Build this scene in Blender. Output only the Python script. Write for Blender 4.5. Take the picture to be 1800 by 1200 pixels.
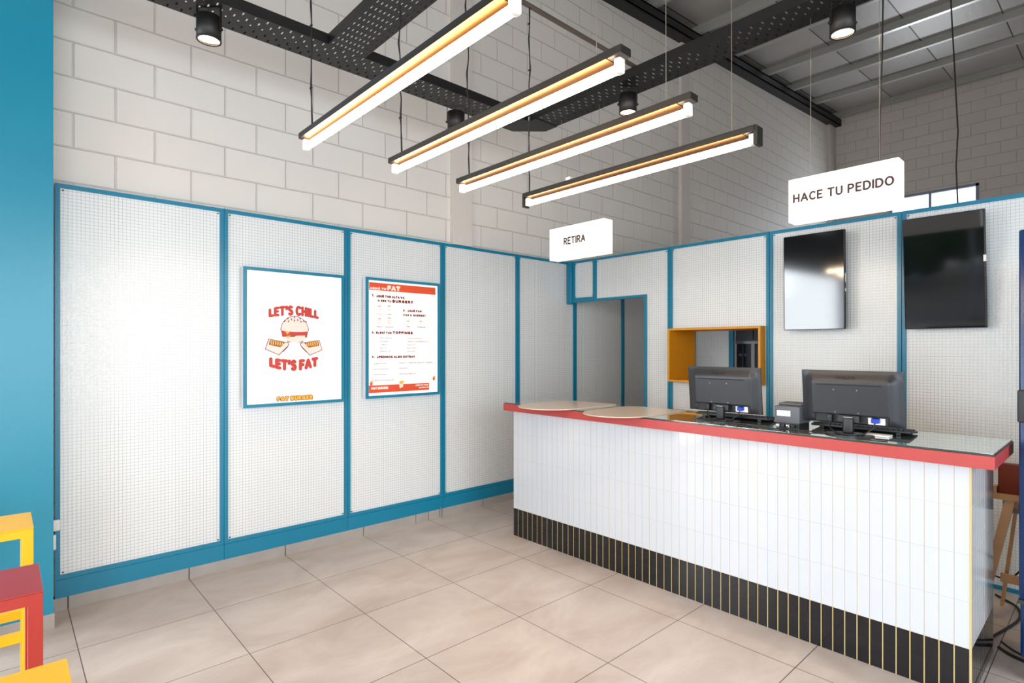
import bpy, bmesh, math, random
from mathutils import Vector, Matrix
random.seed(7)
PI = math.pi
for o in list(bpy.data.objects):
    bpy.data.objects.remove(o, do_unlink=True)
SC = bpy.context.scene
COL = SC.collection

# ------------------------------------------------------------------ camera
cam = bpy.data.cameras.new('camera')
cam.sensor_width = 36.0
cam.lens = 981.466 / 1800 * 36
cam.shift_y = (612.72 - 600) / 1800
cam.clip_start = 0.05
cam_o = bpy.data.objects.new('camera', cam)
cam_o.location = (3.97817, -0.271534, 1.45399)
cam_o.rotation_euler = (PI / 2, 0, 0.83088)
COL.objects.link(cam_o)
SC.camera = cam_o

# ------------------------------------------------------------------ world and daylight
SC.view_settings.view_transform = 'Standard'
SC.view_settings.look = 'None'
SC.view_settings.gamma = 1
SC.view_settings.use_curve_mapping = False
SC.view_settings.exposure = 0.50
W = bpy.data.worlds.new('daylight')
SC.world = W
W.use_nodes = True
wb = W.node_tree.nodes['Background']
wb.inputs[0].default_value = (0.80, 0.90, 1.0, 1)
wb.inputs[1].default_value = 1.8


def area(name, loc, rot, sx, sy, power, color, spread=180):
    l = bpy.data.lights.new(name, 'AREA')
    l.shape = 'RECTANGLE'
    l.size, l.size_y, l.energy, l.color = sx, sy, power, color
    l.spread = math.radians(spread)
    o = bpy.data.objects.new(name, l)
    o.location = loc
    o.rotation_euler = rot
    COL.objects.link(o)
    return o


# daylight entering through the shop windows behind and beside the camera, plus an added right-hand fill
area('daylight_side_window', (-0.16, -2.95, 1.45), (0, -PI / 2, 0), 2.6, 3.8, 230, (0.88, 0.94, 1.0))
area('daylight_shop_front', (4.6, -4.97, 1.6), (PI / 2 - 0.42, 0, 0), 4.0, 2.7, 120, (0.86, 0.93, 1.0), 125)
area('added_right_fill', (6.93, -0.2, 1.6), (0, PI / 2 - 0.22, 0), 2.6, 6.4, 105, (0.86, 0.95, 1.0), 150)  # added fill from the unseen right side, brightens the left wall
area('daylight_kitchen_window', (1.57, 12.2, 3.95), (-PI / 2, 0, 0), 1.2, 0.6, 26, (0.85, 0.92, 1.0))


# ------------------------------------------------------------------ materials
def lin(r, g, b):
    f = lambda v: (v / 255 / 12.92) if v / 255 <= 0.04045 else ((v / 255 + 0.055) / 1.055) ** 2.4
    return (f(r), f(g), f(b), 1)


MATS = {}


def mat(name, rgb, rough=0.5, metal=0.0, spec=0.5, emit=None, estr=0.0, noise=0.0, nscale=6.0, bump=0.0, bscale=40.0,
        coat=0.0, ior=1.5):
    if name in MATS:
        return MATS[name]
    m = bpy.data.materials.new(name)
    m.use_nodes = True
    nt = m.node_tree
    p = nt.nodes['Principled BSDF']
    c = lin(*rgb)
    p.inputs['Base Color'].default_value = c
    p.inputs['Roughness'].default_value = rough
    p.inputs['Metallic'].default_value = metal
    p.inputs['Specular IOR Level'].default_value = spec
    p.inputs['IOR'].default_value = ior
    p.inputs['Coat Weight'].default_value = coat
    p.inputs['Coat Roughness'].default_value = 0.05
    if emit:
        p.inputs['Emission Color'].default_value = emit
        p.inputs['Emission Strength'].default_value = estr
    tc = nt.nodes.new('ShaderNodeTexCoord')
    if noise:
        n = nt.nodes.new('ShaderNodeTexNoise')
        n.inputs['Scale'].default_value = nscale
        n.inputs['Detail'].default_value = 4
        nt.links.new(tc.outputs['Object'], n.inputs['Vector'])
        mr = nt.nodes.new('ShaderNodeMapRange')
        mr.inputs['To Min'].default_value = 1 - noise
        mr.inputs['To Max'].default_value = 1 + noise
        mr.clamp = False
        nt.links.new(n.outputs['Fac'], mr.inputs['Value'])
        vm = nt.nodes.new('ShaderNodeVectorMath')
        vm.operation = 'SCALE'
        vm.inputs[0].default_value = c[:3]
        nt.links.new(mr.outputs[0], vm.inputs['Scale'])
        nt.links.new(vm.outputs[0], p.inputs['Base Color'])
    if bump:
        n = nt.nodes.new('ShaderNodeTexNoise')
        n.inputs['Scale'].default_value = bscale
        n.inputs['Detail'].default_value = 3
        nt.links.new(tc.outputs['Object'], n.inputs['Vector'])
        b = nt.nodes.new('ShaderNodeBump')
        b.inputs['Strength'].default_value = bump
        b.inputs['Distance'].default_value = 0.005
        nt.links.new(n.outputs['Fac'], b.inputs['Height'])
        nt.links.new(b.outputs[0], p.inputs['Normal'])
    MATS[name] = m
    return m


def block_mat(name, rgb, mrgb, axis, shift, rough=0.62):
    """painted concrete block wall, 0.4 x 0.2 m blocks in running bond"""
    m = bpy.data.materials.new(name)
    m.use_nodes = True
    nt = m.node_tree
    N, L = nt.nodes.new, nt.links.new
    p = nt.nodes['Principled BSDF']
    p.inputs['Roughness'].default_value = rough
    tc = N('ShaderNodeTexCoord')
    sx = N('ShaderNodeSeparateXYZ')
    L(tc.outputs['Object'], sx.inputs[0])
    cx = N('ShaderNodeCombineXYZ')
    a = N('ShaderNodeMath')
    a.operation = 'ADD'
    a.inputs[1].default_value = shift
    L(sx.outputs[axis], a.inputs[0])
    L(a.outputs[0], cx.inputs[0])
    wz = N('ShaderNodeTexNoise')
    wz.inputs['Scale'].default_value = 1.6
    L(tc.outputs['Object'], wz.inputs['Vector'])
    w2 = N('ShaderNodeMath')
    w2.operation = 'MULTIPLY_ADD'
    w2.inputs[1].default_value = 0.012
    L(wz.outputs['Fac'], w2.inputs[0])
    L(sx.outputs[2], w2.inputs[2])
    L(w2.outputs[0], cx.inputs[1])

    def brick(ms, smooth):
        b = N('ShaderNodeTexBrick')
        b.inputs['Scale'].default_value = 1
        b.inputs['Brick Width'].default_value = 0.398
        b.inputs['Row Height'].default_value = 0.2
        b.inputs['Mortar Size'].default_value = ms
        b.inputs['Mortar Smooth'].default_value = smooth
        b.inputs['Color1'].default_value = lin(*rgb)
        b.inputs['Color2'].default_value = lin(*[v * 0.985 for v in rgb])
        b.inputs['Mortar'].default_value = lin(*mrgb)
        L(cx.outputs[0], b.inputs['Vector'])
        return b
    b1 = brick(0.0014, 0.2)
    b2 = brick(0.007, 0.6)
    n = N('ShaderNodeTexNoise')
    n.inputs['Scale'].default_value = 2.0
    n.inputs['Detail'].default_value = 5
    L(tc.outputs['Object'], n.inputs['Vector'])
    mx = N('ShaderNodeMix')
    mx.data_type = 'RGBA'
    mx.blend_type = 'MULTIPLY'
    mx.inputs[0].default_value = 0.14
    L(b1.outputs['Color'], mx.inputs[6])
    L(n.outputs['Color'], mx.inputs[7])
    L(b1.outputs['Color'], p.inputs['Base Color'])
    n2 = N('ShaderNodeTexNoise')
    n2.inputs['Scale'].default_value = 35
    n2.inputs['Detail'].default_value = 3
    L(tc.outputs['Object'], n2.inputs['Vector'])
    s = N('ShaderNodeMath')
    s.operation = 'MULTIPLY_ADD'
    s.inputs[1].default_value = 0.12
    inv = N('ShaderNodeMath')
    inv.operation = 'SUBTRACT'
    inv.inputs[0].default_value = 1.0
    L(b2.outputs['Fac'], inv.inputs[1])
    L(n2.outputs['Fac'], s.inputs[0])
    L(inv.outputs[0], s.inputs[2])
    bp = N('ShaderNodeBump')
    bp.inputs['Strength'].default_value = 0.8
    bp.inputs['Distance'].default_value = 0.006
    L(s.outputs[0], bp.inputs['Height'])
    L(bp.outputs[0], p.inputs['Normal'])
    return m


def floor_mat():
    m = bpy.data.materials.new('floor_tiles')
    m.use_nodes = True
    nt = m.node_tree
    N, L = nt.nodes.new, nt.links.new
    p = nt.nodes['Principled BSDF']
    tc = N('ShaderNodeTexCoord')
    mp = N('ShaderNodeMapping')
    mp.inputs['Location'].default_value = (-0.568 + 6.0, 6.0, 0)
    L(tc.outputs['Object'], mp.inputs[0])
    b = N('ShaderNodeTexBrick')
    b.offset = 0
    b.inputs['Scale'].default_value = 1
    b.inputs['Brick Width'].default_value = 0.6
    b.inputs['Row Height'].default_value = 0.6
    b.inputs['Mortar Size'].default_value = 0.0022
    b.inputs['Mortar Smooth'].default_value = 0.1
    b.inputs['Color1'].default_value = (1, 1, 1, 1)
    b.inputs['Color2'].default_value = (0.93, 0.93, 0.93, 1)
    b.inputs['Mortar'].default_value = (0.16, 0.13, 0.12, 1)
    L(mp.outputs[0], b.inputs['Vector'])
    n = N('ShaderNodeTexNoise')
    n.inputs['Scale'].default_value = 3.2
    n.inputs['Detail'].default_value = 9
    n.inputs['Roughness'].default_value = 0.62
    n.inputs['Distortion'].default_value = 0.6
    m2 = N('ShaderNodeMapping')
    m2.inputs['Scale'].default_value = (1.0, 0.55, 1)
    m2.inputs['Rotation'].default_value = (0, 0, 0.5)
    L(tc.outputs['Object'], m2.inputs[0])
    L(m2.outputs[0], n.inputs['Vector'])
    r = N('ShaderNodeValToRGB')
    r.color_ramp.elements[0].position = 0.33
    r.color_ramp.elements[0].color = lin(184, 168, 158)
    r.color_ramp.elements[1].position = 0.66
    r.color_ramp.elements[1].color = lin(208, 196, 188)
    L(n.outputs['Fac'], r.inputs[0])
    mx = N('ShaderNodeMix')
    mx.data_type = 'RGBA'
    mx.blend_type = 'MULTIPLY'
    mx.inputs[0].default_value = 1
    L(r.outputs[0], mx.inputs[6])
    L(b.outputs['Color'], mx.inputs[7])
    L(mx.outputs[2], p.inputs['Base Color'])
    p.inputs['Roughness'].default_value = 0.34
    p.inputs['Specular IOR Level'].default_value = 0.5
    return m


def glass_mat():
    m = bpy.data.materials.new('window_glass')
    m.use_nodes = True
    nt = m.node_tree
    nt.nodes.remove(nt.nodes['Principled BSDF'])
    t = nt.nodes.new('ShaderNodeBsdfTransparent')
    g = nt.nodes.new('ShaderNodeBsdfGlossy')
    g.inputs['Roughness'].default_value = 0.02
    x = nt.nodes.new('ShaderNodeMixShader')
    x.inputs[0].default_value = 0.06
    nt.links.new(t.outputs[0], x.inputs[1])
    nt.links.new(g.outputs[0], x.inputs[2])
    nt.links.new(x.outputs[0], nt.nodes['Material Output'].inputs[0])
    return m


def roof_mat():
    m = bpy.data.materials.new('foil_roof_lining')
    m.use_nodes = True
    nt = m.node_tree
    N, L = nt.nodes.new, nt.links.new
    p = nt.nodes['Principled BSDF']
    tc = N('ShaderNodeTexCoord')
    b = N('ShaderNodeTexBrick')
    b.offset = 0
    b.inputs['Scale'].default_value = 1
    b.inputs['Brick Width'].default_value = 0.92
    b.inputs['Row Height'].default_value = 40
    b.inputs['Mortar Size'].default_value = 0.008
    b.inputs['Color1'].default_value = lin(188, 184, 180)
    b.inputs['Color2'].default_value = lin(146, 142, 138)
    b.inputs['Mortar'].default_value = lin(50, 46, 42)
    mp = N('ShaderNodeMapping')
    mp.inputs['Location'].default_value = (-0.11 + 9.2, 20, 0)
    L(tc.outputs['Object'], mp.inputs[0])
    L(mp.outputs[0], b.inputs['Vector'])
    n = N('ShaderNodeTexNoise')
    n.inputs['Scale'].default_value = 90
    n.inputs['Detail'].default_value = 4
    L(tc.outputs['Object'], n.inputs['Vector'])
    w = N('ShaderNodeTexWave')
    w.inputs['Scale'].default_value = 3.2
    w.bands_direction = 'X'
    L(tc.outputs['Object'], w.inputs['Vector'])
    ad = N('ShaderNodeMath')
    ad.operation = 'MULTIPLY_ADD'
    ad.inputs[1].default_value = 0.12
    L(w.outputs['Fac'], ad.inputs[0])
    L(n.outputs['Fac'], ad.inputs[2])
    bp = N('ShaderNodeBump')
    bp.inputs['Strength'].default_value = 0.35
    bp.inputs['Distance'].default_value = 0.01
    L(ad.outputs[0], bp.inputs['Height'])
    L(bp.outputs[0], p.inputs['Normal'])
    L(b.outputs['Color'], p.inputs['Base Color'])
    p.inputs['Metallic'].default_value = 0.5
    p.inputs['Roughness'].default_value = 0.42
    return m


M_block_y = block_mat('painted_blocks_side', (224, 218, 211), (172, 159, 147), 1, -0.025 + 8.0 * 0.398, 0.6)
M_block_x = block_mat('painted_blocks_rear', (220, 212, 205), (176, 166, 158), 0, 4.0, 0.6)
M_paint = mat('painted_plaster', (212, 204, 196), 0.6, noise=0.02, bump=0.15)
M_floor = floor_mat()
M_skirt = mat('grey_tile_skirting', (160, 154, 148), 0.4, noise=0.16, nscale=7)
M_joint = mat('dark_joint', (70, 62, 56), 0.8)
M_teal = mat('teal_enamel', (8, 122, 154), 0.32, noise=0.03, nscale=3)
M_pillar = mat('teal_wall_paint', (18, 132, 160), 0.3, noise=0.05, nscale=2.2, bump=0.12, bscale=9)
M_black = mat('black_gap', (16, 18, 20), 0.7)
M_sheet = mat('white_backing_sheet', (240, 241, 240), 0.5, noise=0.015, nscale=3)
M_wire = mat('galvanised_wire', (165, 166, 166), 0.3, metal=0.7)
M_white = mat('white_plastic', (232, 230, 226), 0.4)
M_casing = mat('white_lightbox_side', (226, 232, 238), 0.35)
M_poster = mat('backlit_poster_white', (250, 248, 246), 0.35, emit=(1, 0.985, 0.96, 1), estr=0.1)
M_red = mat('print_red', (190, 55, 42), 0.45, emit=lin(200, 60, 45), estr=0.08)
M_dred = mat('print_dark_red', (120, 28, 30), 0.45)
M_orange = mat('print_orange', (244, 168, 48), 0.45, emit=lin(250, 170, 50), estr=0.1)
M_cream = mat('print_cream', (238, 222, 210), 0.45)
M_green = mat('print_grey_text', (120, 92, 92), 0.5)
M_orng = mat('print_vermilion', (212, 74, 36), 0.45, emit=lin(212, 74, 36), estr=0.1)
M_tray = mat('black_cable_tray', (15, 13, 13), 0.45, metal=0.0)
M_blk = mat('black_metal', (20, 18, 17), 0.48)
M_refl = mat('polished_reflector', (112, 76, 40), 0.35, metal=1.0)
M_tube = mat('glowing_tube', (255, 240, 220), 0.4, emit=(1.0, 0.76, 0.50, 1), estr=27)
M_lens = mat('spot_lens', (255, 235, 205), 0.4, emit=(1.0, 0.72, 0.42, 1), estr=14)
M_sign = mat('lit_sign_acrylic', (255, 252, 246), 0.35, emit=(1.0, 0.96, 0.90, 1), estr=0.5)
M_signtxt = mat('sign_brown_lettering', (58, 30, 26), 0.5)
M_beam = mat('black_steel_beam', (16, 16, 18), 0.5)
M_galv = mat('galvanised_purlin', (182, 183, 178), 0.34, metal=0.45, noise=0.06, nscale=9)
M_roof = roof_mat()
M_wt = mat('white_glazed_tile', (197, 200, 205), 0.08, noise=0.006, nscale=5)
M_bt = mat('black_glazed_tile', (22, 22, 26), 0.07)
M_grout = mat('yellow_grout', (208, 184, 118), 0.7)
M_redwood = mat('red_painted_wood', (172, 58, 54), 0.38, noise=0.10, nscale=14, bump=0.1, bscale=30)
M_glasstop = mat('mirror_glass_worktop', (205, 214, 212), 0.02, metal=0.9)
M_gedge = mat('green_glass_edge', (46, 66, 60), 0.1)
M_mat = mat('beige_laminate', (196, 180, 164), 0.22, noise=0.02)
M_mon = mat('monitor_plastic', (31, 34, 40), 0.36)
M_mon2 = mat('monitor_dark_plastic', (24, 25, 28), 0.45)
M_screen = mat('dark_screen', (6, 7, 8), 0.06, ior=1.6)
M_screen2 = mat('glossy_screen', (5, 6, 9), 0.08, ior=1.95)
M_vga = mat('blue_connector', (20, 60, 170), 0.4)
M_cable = mat('black_cable', (18, 18, 20), 0.5)
M_steelwire = mat('steel_suspension_wire', (196, 186, 170), 0.3, metal=0.9)
M_brace = mat('grey_conduit', (96, 84, 76), 0.45, metal=0.5)
M_yel = mat('yellow_enamel', (250, 184, 10), 0.3, noise=0.02)
M_redm = mat('red_enamel', (168, 44, 36), 0.28, noise=0.02)
M_hatch = mat('yellow_painted_wood', (218, 146, 10), 0.45, noise=0.03)
M_pine = mat('pine_wood', (196, 148, 100), 0.5, noise=0.12, nscale=12)
M_brown = mat('red_brown_board', (120, 40, 18), 0.5, noise=0.08)
M_fridge = mat('blue_fridge_enamel', (5, 44, 90), 0.25, noise=0.02)
M_rub = mat('dark_rubber', (40, 42, 46), 0.6)
M_printer = mat('grey_printer_plastic', (82, 84, 90), 0.5)
M_steel = mat('brushed_steel', (150, 152, 158), 0.3, metal=0.7)
M_dgls = mat('dark_cooler_glass', (24, 22, 32), 0.15)
M_glass = glass_mat()
M_alu = mat('window_aluminium', (150, 154, 170), 0.4, metal=0.3)
M_pave = mat('pavement', (150, 148, 144), 0.8, noise=0.08)
M_hedge = mat('hedge_leaves', (48, 78, 34), 0.8, noise=0.5, nscale=14)


# ------------------------------------------------------------------ mesh helpers
class MB:
    def __init__(s):
        s.v, s.f, s.mi, s.mats, s.sm = [], [], [], [], []

    def _m(s, m):
        if m not in s.mats:
            s.mats.append(m)
        return s.mats.index(m)

    def add(s, verts, faces, m, smooth=False):
        b = len(s.v)
        i = s._m(m)
        s.v += [tuple(v) for v in verts]
        for f in faces:
            s.f.append([b + k for k in f])
            s.mi.append(i)
            s.sm.append(smooth)
        return s

    def box(s, x0, x1, y0, y1, z0, z1, m):
        if x0 > x1: x0, x1 = x1, x0
        if y0 > y1: y0, y1 = y1, y0
        if z0 > z1: z0, z1 = z1, z0
        v = [(x, y, z) for z in (z0, z1) for y in (y0, y1) for x in (x0, x1)]
        return s.add(v, [(0, 2, 3, 1), (4, 5, 7, 6), (0, 1, 5, 4), (2, 6, 7, 3), (0, 4, 6, 2), (1, 3, 7, 5)], m)

    def bbox(s, x0, x1, y0, y1, z0, z1, m, r=0.004, seg=2, smooth=True):
        """bevelled box"""
        bm = bmesh.new()
        bmesh.ops.create_cube(bm, size=1)
        for v in bm.verts:
            v.co = Vector(((x0 + x1) / 2 + v.co.x * (x1 - x0), (y0 + y1) / 2 + v.co.y * (y1 - y0),
                           (z0 + z1) / 2 + v.co.z * (z1 - z0)))
        bmesh.ops.bevel(bm, geom=bm.edges[:], offset=r, segments=seg, affect='EDGES', profile=0.5)
        s.frombm(bm, m, smooth)
        return s

    def frombm(s, bm, m, smooth=False, mtx=None):
        bm.verts.ensure_lookup_table()
        vs = [(mtx @ v.co if mtx else v.co.copy()) for v in bm.verts]
        s.add(vs, [[v.index for v in f.verts] for f in bm.faces], m, smooth)
        bm.free()

    def cyl(s, p0, p1, r0, m, r1=None, n=20, caps=True, smooth=True):
        r1 = r0 if r1 is None else r1
        p0, p1 = Vector(p0), Vector(p1)
        d = (p1 - p0).normalized()
        a = d.orthogonal().normalized()
        b = d.cross(a)
        v = []
        for p, r in ((p0, r0), (p1, r1)):
            for k in range(n):
                t = 2 * PI * k / n
                v.append(p + a * r * math.cos(t) + b * r * math.sin(t))
        s.add(v, [(k, (k + 1) % n, n + (k + 1) % n, n + k) for k in range(n)], m, smooth)
        if caps:
            s.add(v[:n], [list(range(n))[::-1]], m)
            s.add(v[n:], [list(range(n))], m)
        return s

    def ring(s, c, d, ro, ri, h, m, n=32):
        """hollow tube section along +d of height h from centre c"""
        c, d = Vector(c), Vector(d).normalized()
        a = d.orthogonal().normalized()
        b = d.cross(a)
        v = []
        for (r, hh) in ((ro, 0), (ro, h), (ri, h), (ri, 0)):
            for k in range(n):
                t = 2 * PI * k / n
                v.append(c + d * hh + a * r * math.cos(t) + b * r * math.sin(t))
        f = []
        for q in range(4):
            for k in range(n):
                f.append((q * n + k, q * n + (k + 1) % n, ((q + 1) % 4) * n + (k + 1) % n, ((q + 1) % 4) * n + k))
        return s.add(v, f, m, True)

    def tube(s, pts, r, m, n=8):
        pts = [Vector(p) for p in pts]
        fr = []
        a = None
        for i, p in enumerate(pts):
            d = (pts[min(i + 1, len(pts) - 1)] - pts[max(i - 1, 0)]).normalized()
            if a is None:
                a = d.orthogonal().normalized()
            a = (a - d * a.dot(d)).normalized()
            b = d.cross(a)
            fr += [p + a * r * math.cos(2 * PI * k / n) + b * r * math.sin(2 * PI * k / n) for k in range(n)]
        f = []
        for i in range(len(pts) - 1):
            for k in range(n):
                f.append((i * n + k, i * n + (k + 1) % n, (i + 1) * n + (k + 1) % n, (i + 1) * n + k))
        s.add(fr, f, m, True)
        s.add(fr[:n], [list(range(n))], m)
        s.add(fr[-n:], [list(range(n))[::-1]], m)
        return s

    def prism(s, poly, z0, z1, m, fn=None, smooth=False):
        """polygon (u,v) extruded between z0 and z1; fn maps (u,v,w) -> xyz"""
        fn = fn or (lambda u, v, w: (u, v, w))
        n = len(poly)
        v = [fn(a, b, z0) for a, b in poly] + [fn(a, b, z1) for a, b in poly]
        s.add(v, [list(range(n))[::-1], [n + k for k in range(n)]], m)
        s.add(v, [(k, (k + 1) % n, n + (k + 1) % n, n + k) for k in range(n)], m, smooth)
        return s

    def obj(s, name, parent=None, local=False, bevel=0.0):
        me = bpy.data.meshes.new(name)
        off = Vector((0, 0, 0))
        if parent is not None and not local:
            q = parent
            while q is not None:
                off += q.location
                q = q.parent
        me.from_pydata([tuple(Vector(v) - off) for v in s.v], [], s.f)
        for m in s.mats:
            me.materials.append(m)
        for p, i, sm in zip(me.polygons, s.mi, s.sm):
            p.material_index = i
            p.use_smooth = sm
        bm = bmesh.new()
        bm.from_mesh(me)
        bmesh.ops.recalc_face_normals(bm, faces=bm.faces)
        bm.to_mesh(me)
        bm.free()
        me.update()
        o = bpy.data.objects.new(name, me)
        COL.objects.link(o)
        if parent is not None:
            o.parent = parent
        if bevel:
            b = o.modifiers.new('bevel', 'BEVEL')
            b.width, b.segments, b.limit_method = bevel, 2, 'ANGLE'
        return o


def tag(o, label=None, cat=None, group=None, kind=None):
    if label: o['label'] = label
    if cat: o['category'] = cat
    if group: o['group'] = group
    if kind: o['kind'] = kind
    return o


def thing(name, label, cat, loc=(0, 0, 0), group=None):
    o = bpy.data.objects.new(name, None)
    o.empty_display_size = 0.05
    o.location = loc
    COL.objects.link(o)
    return tag(o, label, cat, group)


def struct(o):
    o['kind'] = 'structure'
    return o


def dup(root, loc, label, group=None):
    r = root.copy()
    COL.objects.link(r)
    r.location = loc
    r['label'] = label
    if group: r['group'] = group
    for ch in list(root.children):
        c = ch.copy()
        COL.objects.link(c)
        c.parent = r
        for g in list(ch.children):
            d = g.copy()
            COL.objects.link(d)
            d.parent = c
    return r


_gl = {}


def text_geo(txt, bold=0.0):
    """flat glyph mesh, normalised: returns verts, faces, (x0,x1,cap height)"""
    key = (txt, bold)
    if key in _gl:
        return _gl[key]
    cu = bpy.data.curves.new('t', 'FONT')
    cu.body = txt
    cu.size = 1.0
    cu.offset = bold
    cu.resolution_u = 3
    o = bpy.data.objects.new('t', cu)
    COL.objects.link(o)
    dg = bpy.context.evaluated_depsgraph_get()
    me = bpy.data.meshes.new_from_object(o.evaluated_get(dg))
    vs = [tuple(v.co) for v in me.vertices]
    fs = [list(p.vertices) for p in me.polygons]
    bpy.data.objects.remove(o, do_unlink=True)
    bpy.data.curves.remove(cu)
    bpy.data.meshes.remove(me)
    _gl[key] = (vs, fs)
    return vs, fs


CAPH = 0.729
_v, _f = text_geo('H', 0.0)
CAPH = max(v[1] for v in _v)


def put_text(mb, txt, m, fn, u0, u1, v0, h, bold=0.0, w=0.0, arc=None):
    """text spanning u0..u1 with cap height h, baseline v0; arc(u)->(dv, hscale)"""
    vs, fs = text_geo(txt, bold)
    if not vs:
        return
    a, b = min(v[0] for v in vs), max(v[0] for v in vs)
    out = []
    for x, y, z in vs:
        t = (x - a) / (b - a)
        u = u0 + (u1 - u0) * t
        dv, hs = arc(t) if arc else (0, 1)
        out.append(fn(u, v0 + dv + y / CAPH * h * hs, w))
    mb.add(out, fs, m)


# rounded stroke lettering: centre lines of each glyph in a unit-high box
def _el(cx, cy, rx, ry, a0=0, a1=360, n=14):
    return [(cx + rx * math.cos(math.radians(a0 + (a1 - a0) * k / n)), cy + ry * math.sin(math.radians(a0 + (a1 - a0) * k / n))) for k in range(n + 1)]


GL = {
    'A': (.74, [[(0, 0), (.37, 1), (.74, 0)], [(.14, .33), (.6, .33)]]),
    'B': (.58, [[(.3, .53), (0, .53), (0, 1), (.3, 1)] + _el(.3, .765, .23, .235, 80, -90, 6), [(0, .53), (0, 0), (.32, 0)], _el(.32, .265, .26, .265, -90, 90, 7)]),
    'C': (.62, [_el(.36, .5, .36, .5, 50, 310)]),
    'D': (.66, [[(.26, 1), (0, 1), (0, 0), (.26, 0)], _el(.26, .5, .4, .5, -90, 90, 9)]),
    'E': (.5, [[(.5, 1), (0, 1), (0, 0), (.5, 0)], [(0, .52), (.42, .52)]]),
    'F': (.5, [[(.5, 1), (0, 1), (0, 0)], [(0, .5), (.42, .5)]]),
    'G': (.66, [_el(.36, .5, .36, .5, 50, 330), [(.66, .2), (.66, .46), (.42, .46)]]),
    'H': (.62, [[(0, 0), (0, 1)], [(.62, 0), (.62, 1)], [(0, .5), (.62, .5)]]),
    'I': (.0, [[(0, 0), (0, 1)]]),
    'K': (.58, [[(0, 0), (0, 1)], [(.55, 1), (.02, .45), (.58, 0)]]),
    'L': (.46, [[(0, 1), (0, 0), (.46, 0)]]),
    'M': (.8, [[(0, 0), (.06, 1), (.4, .25), (.74, 1), (.8, 0)]]),
    'N': (.62, [[(0, 0), (0, 1), (.62, 0), (.62, 1)]]),
    'O': (.76, [_el(.38, .5, .38, .5, 0, 360, 20)]),
    'P': (.56, [[(0, 0), (0, 1), (.28, 1)], _el(.28, .735, .28, .265, 90, -90, 7), [(.28, .47), (0, .47)]]),
    'Q': (.76, [_el(.38, .5, .38, .5, 0, 360, 20), [(.46, .22), (.76, -.06)]]),
    'R': (.58, [[(0, 0), (0, 1), (.28, 1)], _el(.28, .75, .27, .25, 90, -90, 7), [(.28, .5), (0, .5)], [(.26, .5), (.58, 0)]]),
    'S': (.52, [_el(.27, .745, .25, .255, 40, 250, 8) + _el(.26, .26, .26, .26, 80, -140, 9)]),
    'T': (.64, [[(0, 1), (.64, 1)], [(.32, 1), (.32, 0)]]),
    'U': (.6, [[(0, 1), (0, .3)] + _el(.3, .3, .3, .3, 180, 360, 8) + [(.6, 1)]]),
    'V': (.68, [[(0, 1), (.34, 0), (.68, 1)]]),
    'X': (.62, [[(0, 0), (.62, 1)], [(0, 1), (.62, 0)]]),
    '1': (.22, [[(0, .8), (.2, 1), (.2, 0)]]),
    '2': (.5, [_el(.25, .74, .25, .26, 160, -30, 7) + [(0, 0), (.5, 0)]]),
    '3': (.5, [_el(.24, .75, .24, .25, 140, -80, 7) + _el(.24, .26, .26, .26, 80, -140, 8)]),
    '4': (.56, [[(.42, 0), (.42, 1), (0, .3), (.56, .3)]]),
    '.': (.02, [[(0, 0), (.02, 0)]]), "'": (.02, [[(.02, 1), (0, .72)]]),
    '?': (.46, [_el(.22, .76, .22, .24, 160, -60, 7) + [(.2, .34)], [(.2, .0), (.21, .0)]]),
    '\u00bf': (.46, [[(.26, .64), (.26, .42)] + _el(.24, .18, .22, .24, 100, 340, 7), [(.26, .94), (.27, .94)]]),
}
for a_, b_ in (('\u00c1', 'A'), ('\u00c9', 'E'), ('\u00cd', 'I')):
    w_, st_ = GL[b_]
    GL[a_] = (w_, st_ + [[(w_ / 2 - .02, 1.22), (w_ / 2 + .1, 1.38)]])


def put_strokes(mb, txt, m, fn, u0, u1, v0, h, th, w=0.0, arc=None, gap=0.12):
    """th: stroke thickness as a share of the cap height"""
    x, segs = 0.0, []
    for ch in txt:
        if ch == ' ':
            x += .42
            continue
        wd, st = GL[ch]
        for p in st:
            segs.append([(x + a, b) for a, b in p])
        x += wd + th * .92 + gap
    tot = x - gap - th * .92
    r = th * h / 2
    sx = (u1 - u0 - 2 * r) / tot
    hh = h - 2 * r
    k = 0

    def tr(a, b):
        t = a / tot
        dv, hs = arc(t) if arc else (0, 1)
        return (u0 + r + a * sx, v0 + r + dv + b * hh * hs)
    for sg in segs:
        P_ = [tr(*p) for p in sg]
        for a, b in zip(P_[:-1], P_[1:]):
            d = math.atan2(b[1] - a[1], b[0] - a[0])
            if a == b: continue
            poly = [(b[0] + r * math.cos(d + math.radians(t)), b[1] + r * math.sin(d + math.radians(t))) for t in range(-90, 91, 30)]
            poly += [(a[0] + r * math.cos(d + math.radians(t)), a[1] + r * math.sin(d + math.radians(t))) for t in range(90, 271, 30)]
            ww = w + (k % 7) * 0.00001
            k += 1
            mb.add([fn(p[0], p[1], ww) for p in poly], [list(range(len(poly)))], m)


def facing_x(x):        # plane looking towards +x, u runs along +y
    return lambda u, v, w: (x + w, u, v)


def facing_ny(y):       # plane looking towards -y, u runs along +x
    return lambda u, v, w: (u, y - w, v)


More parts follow.
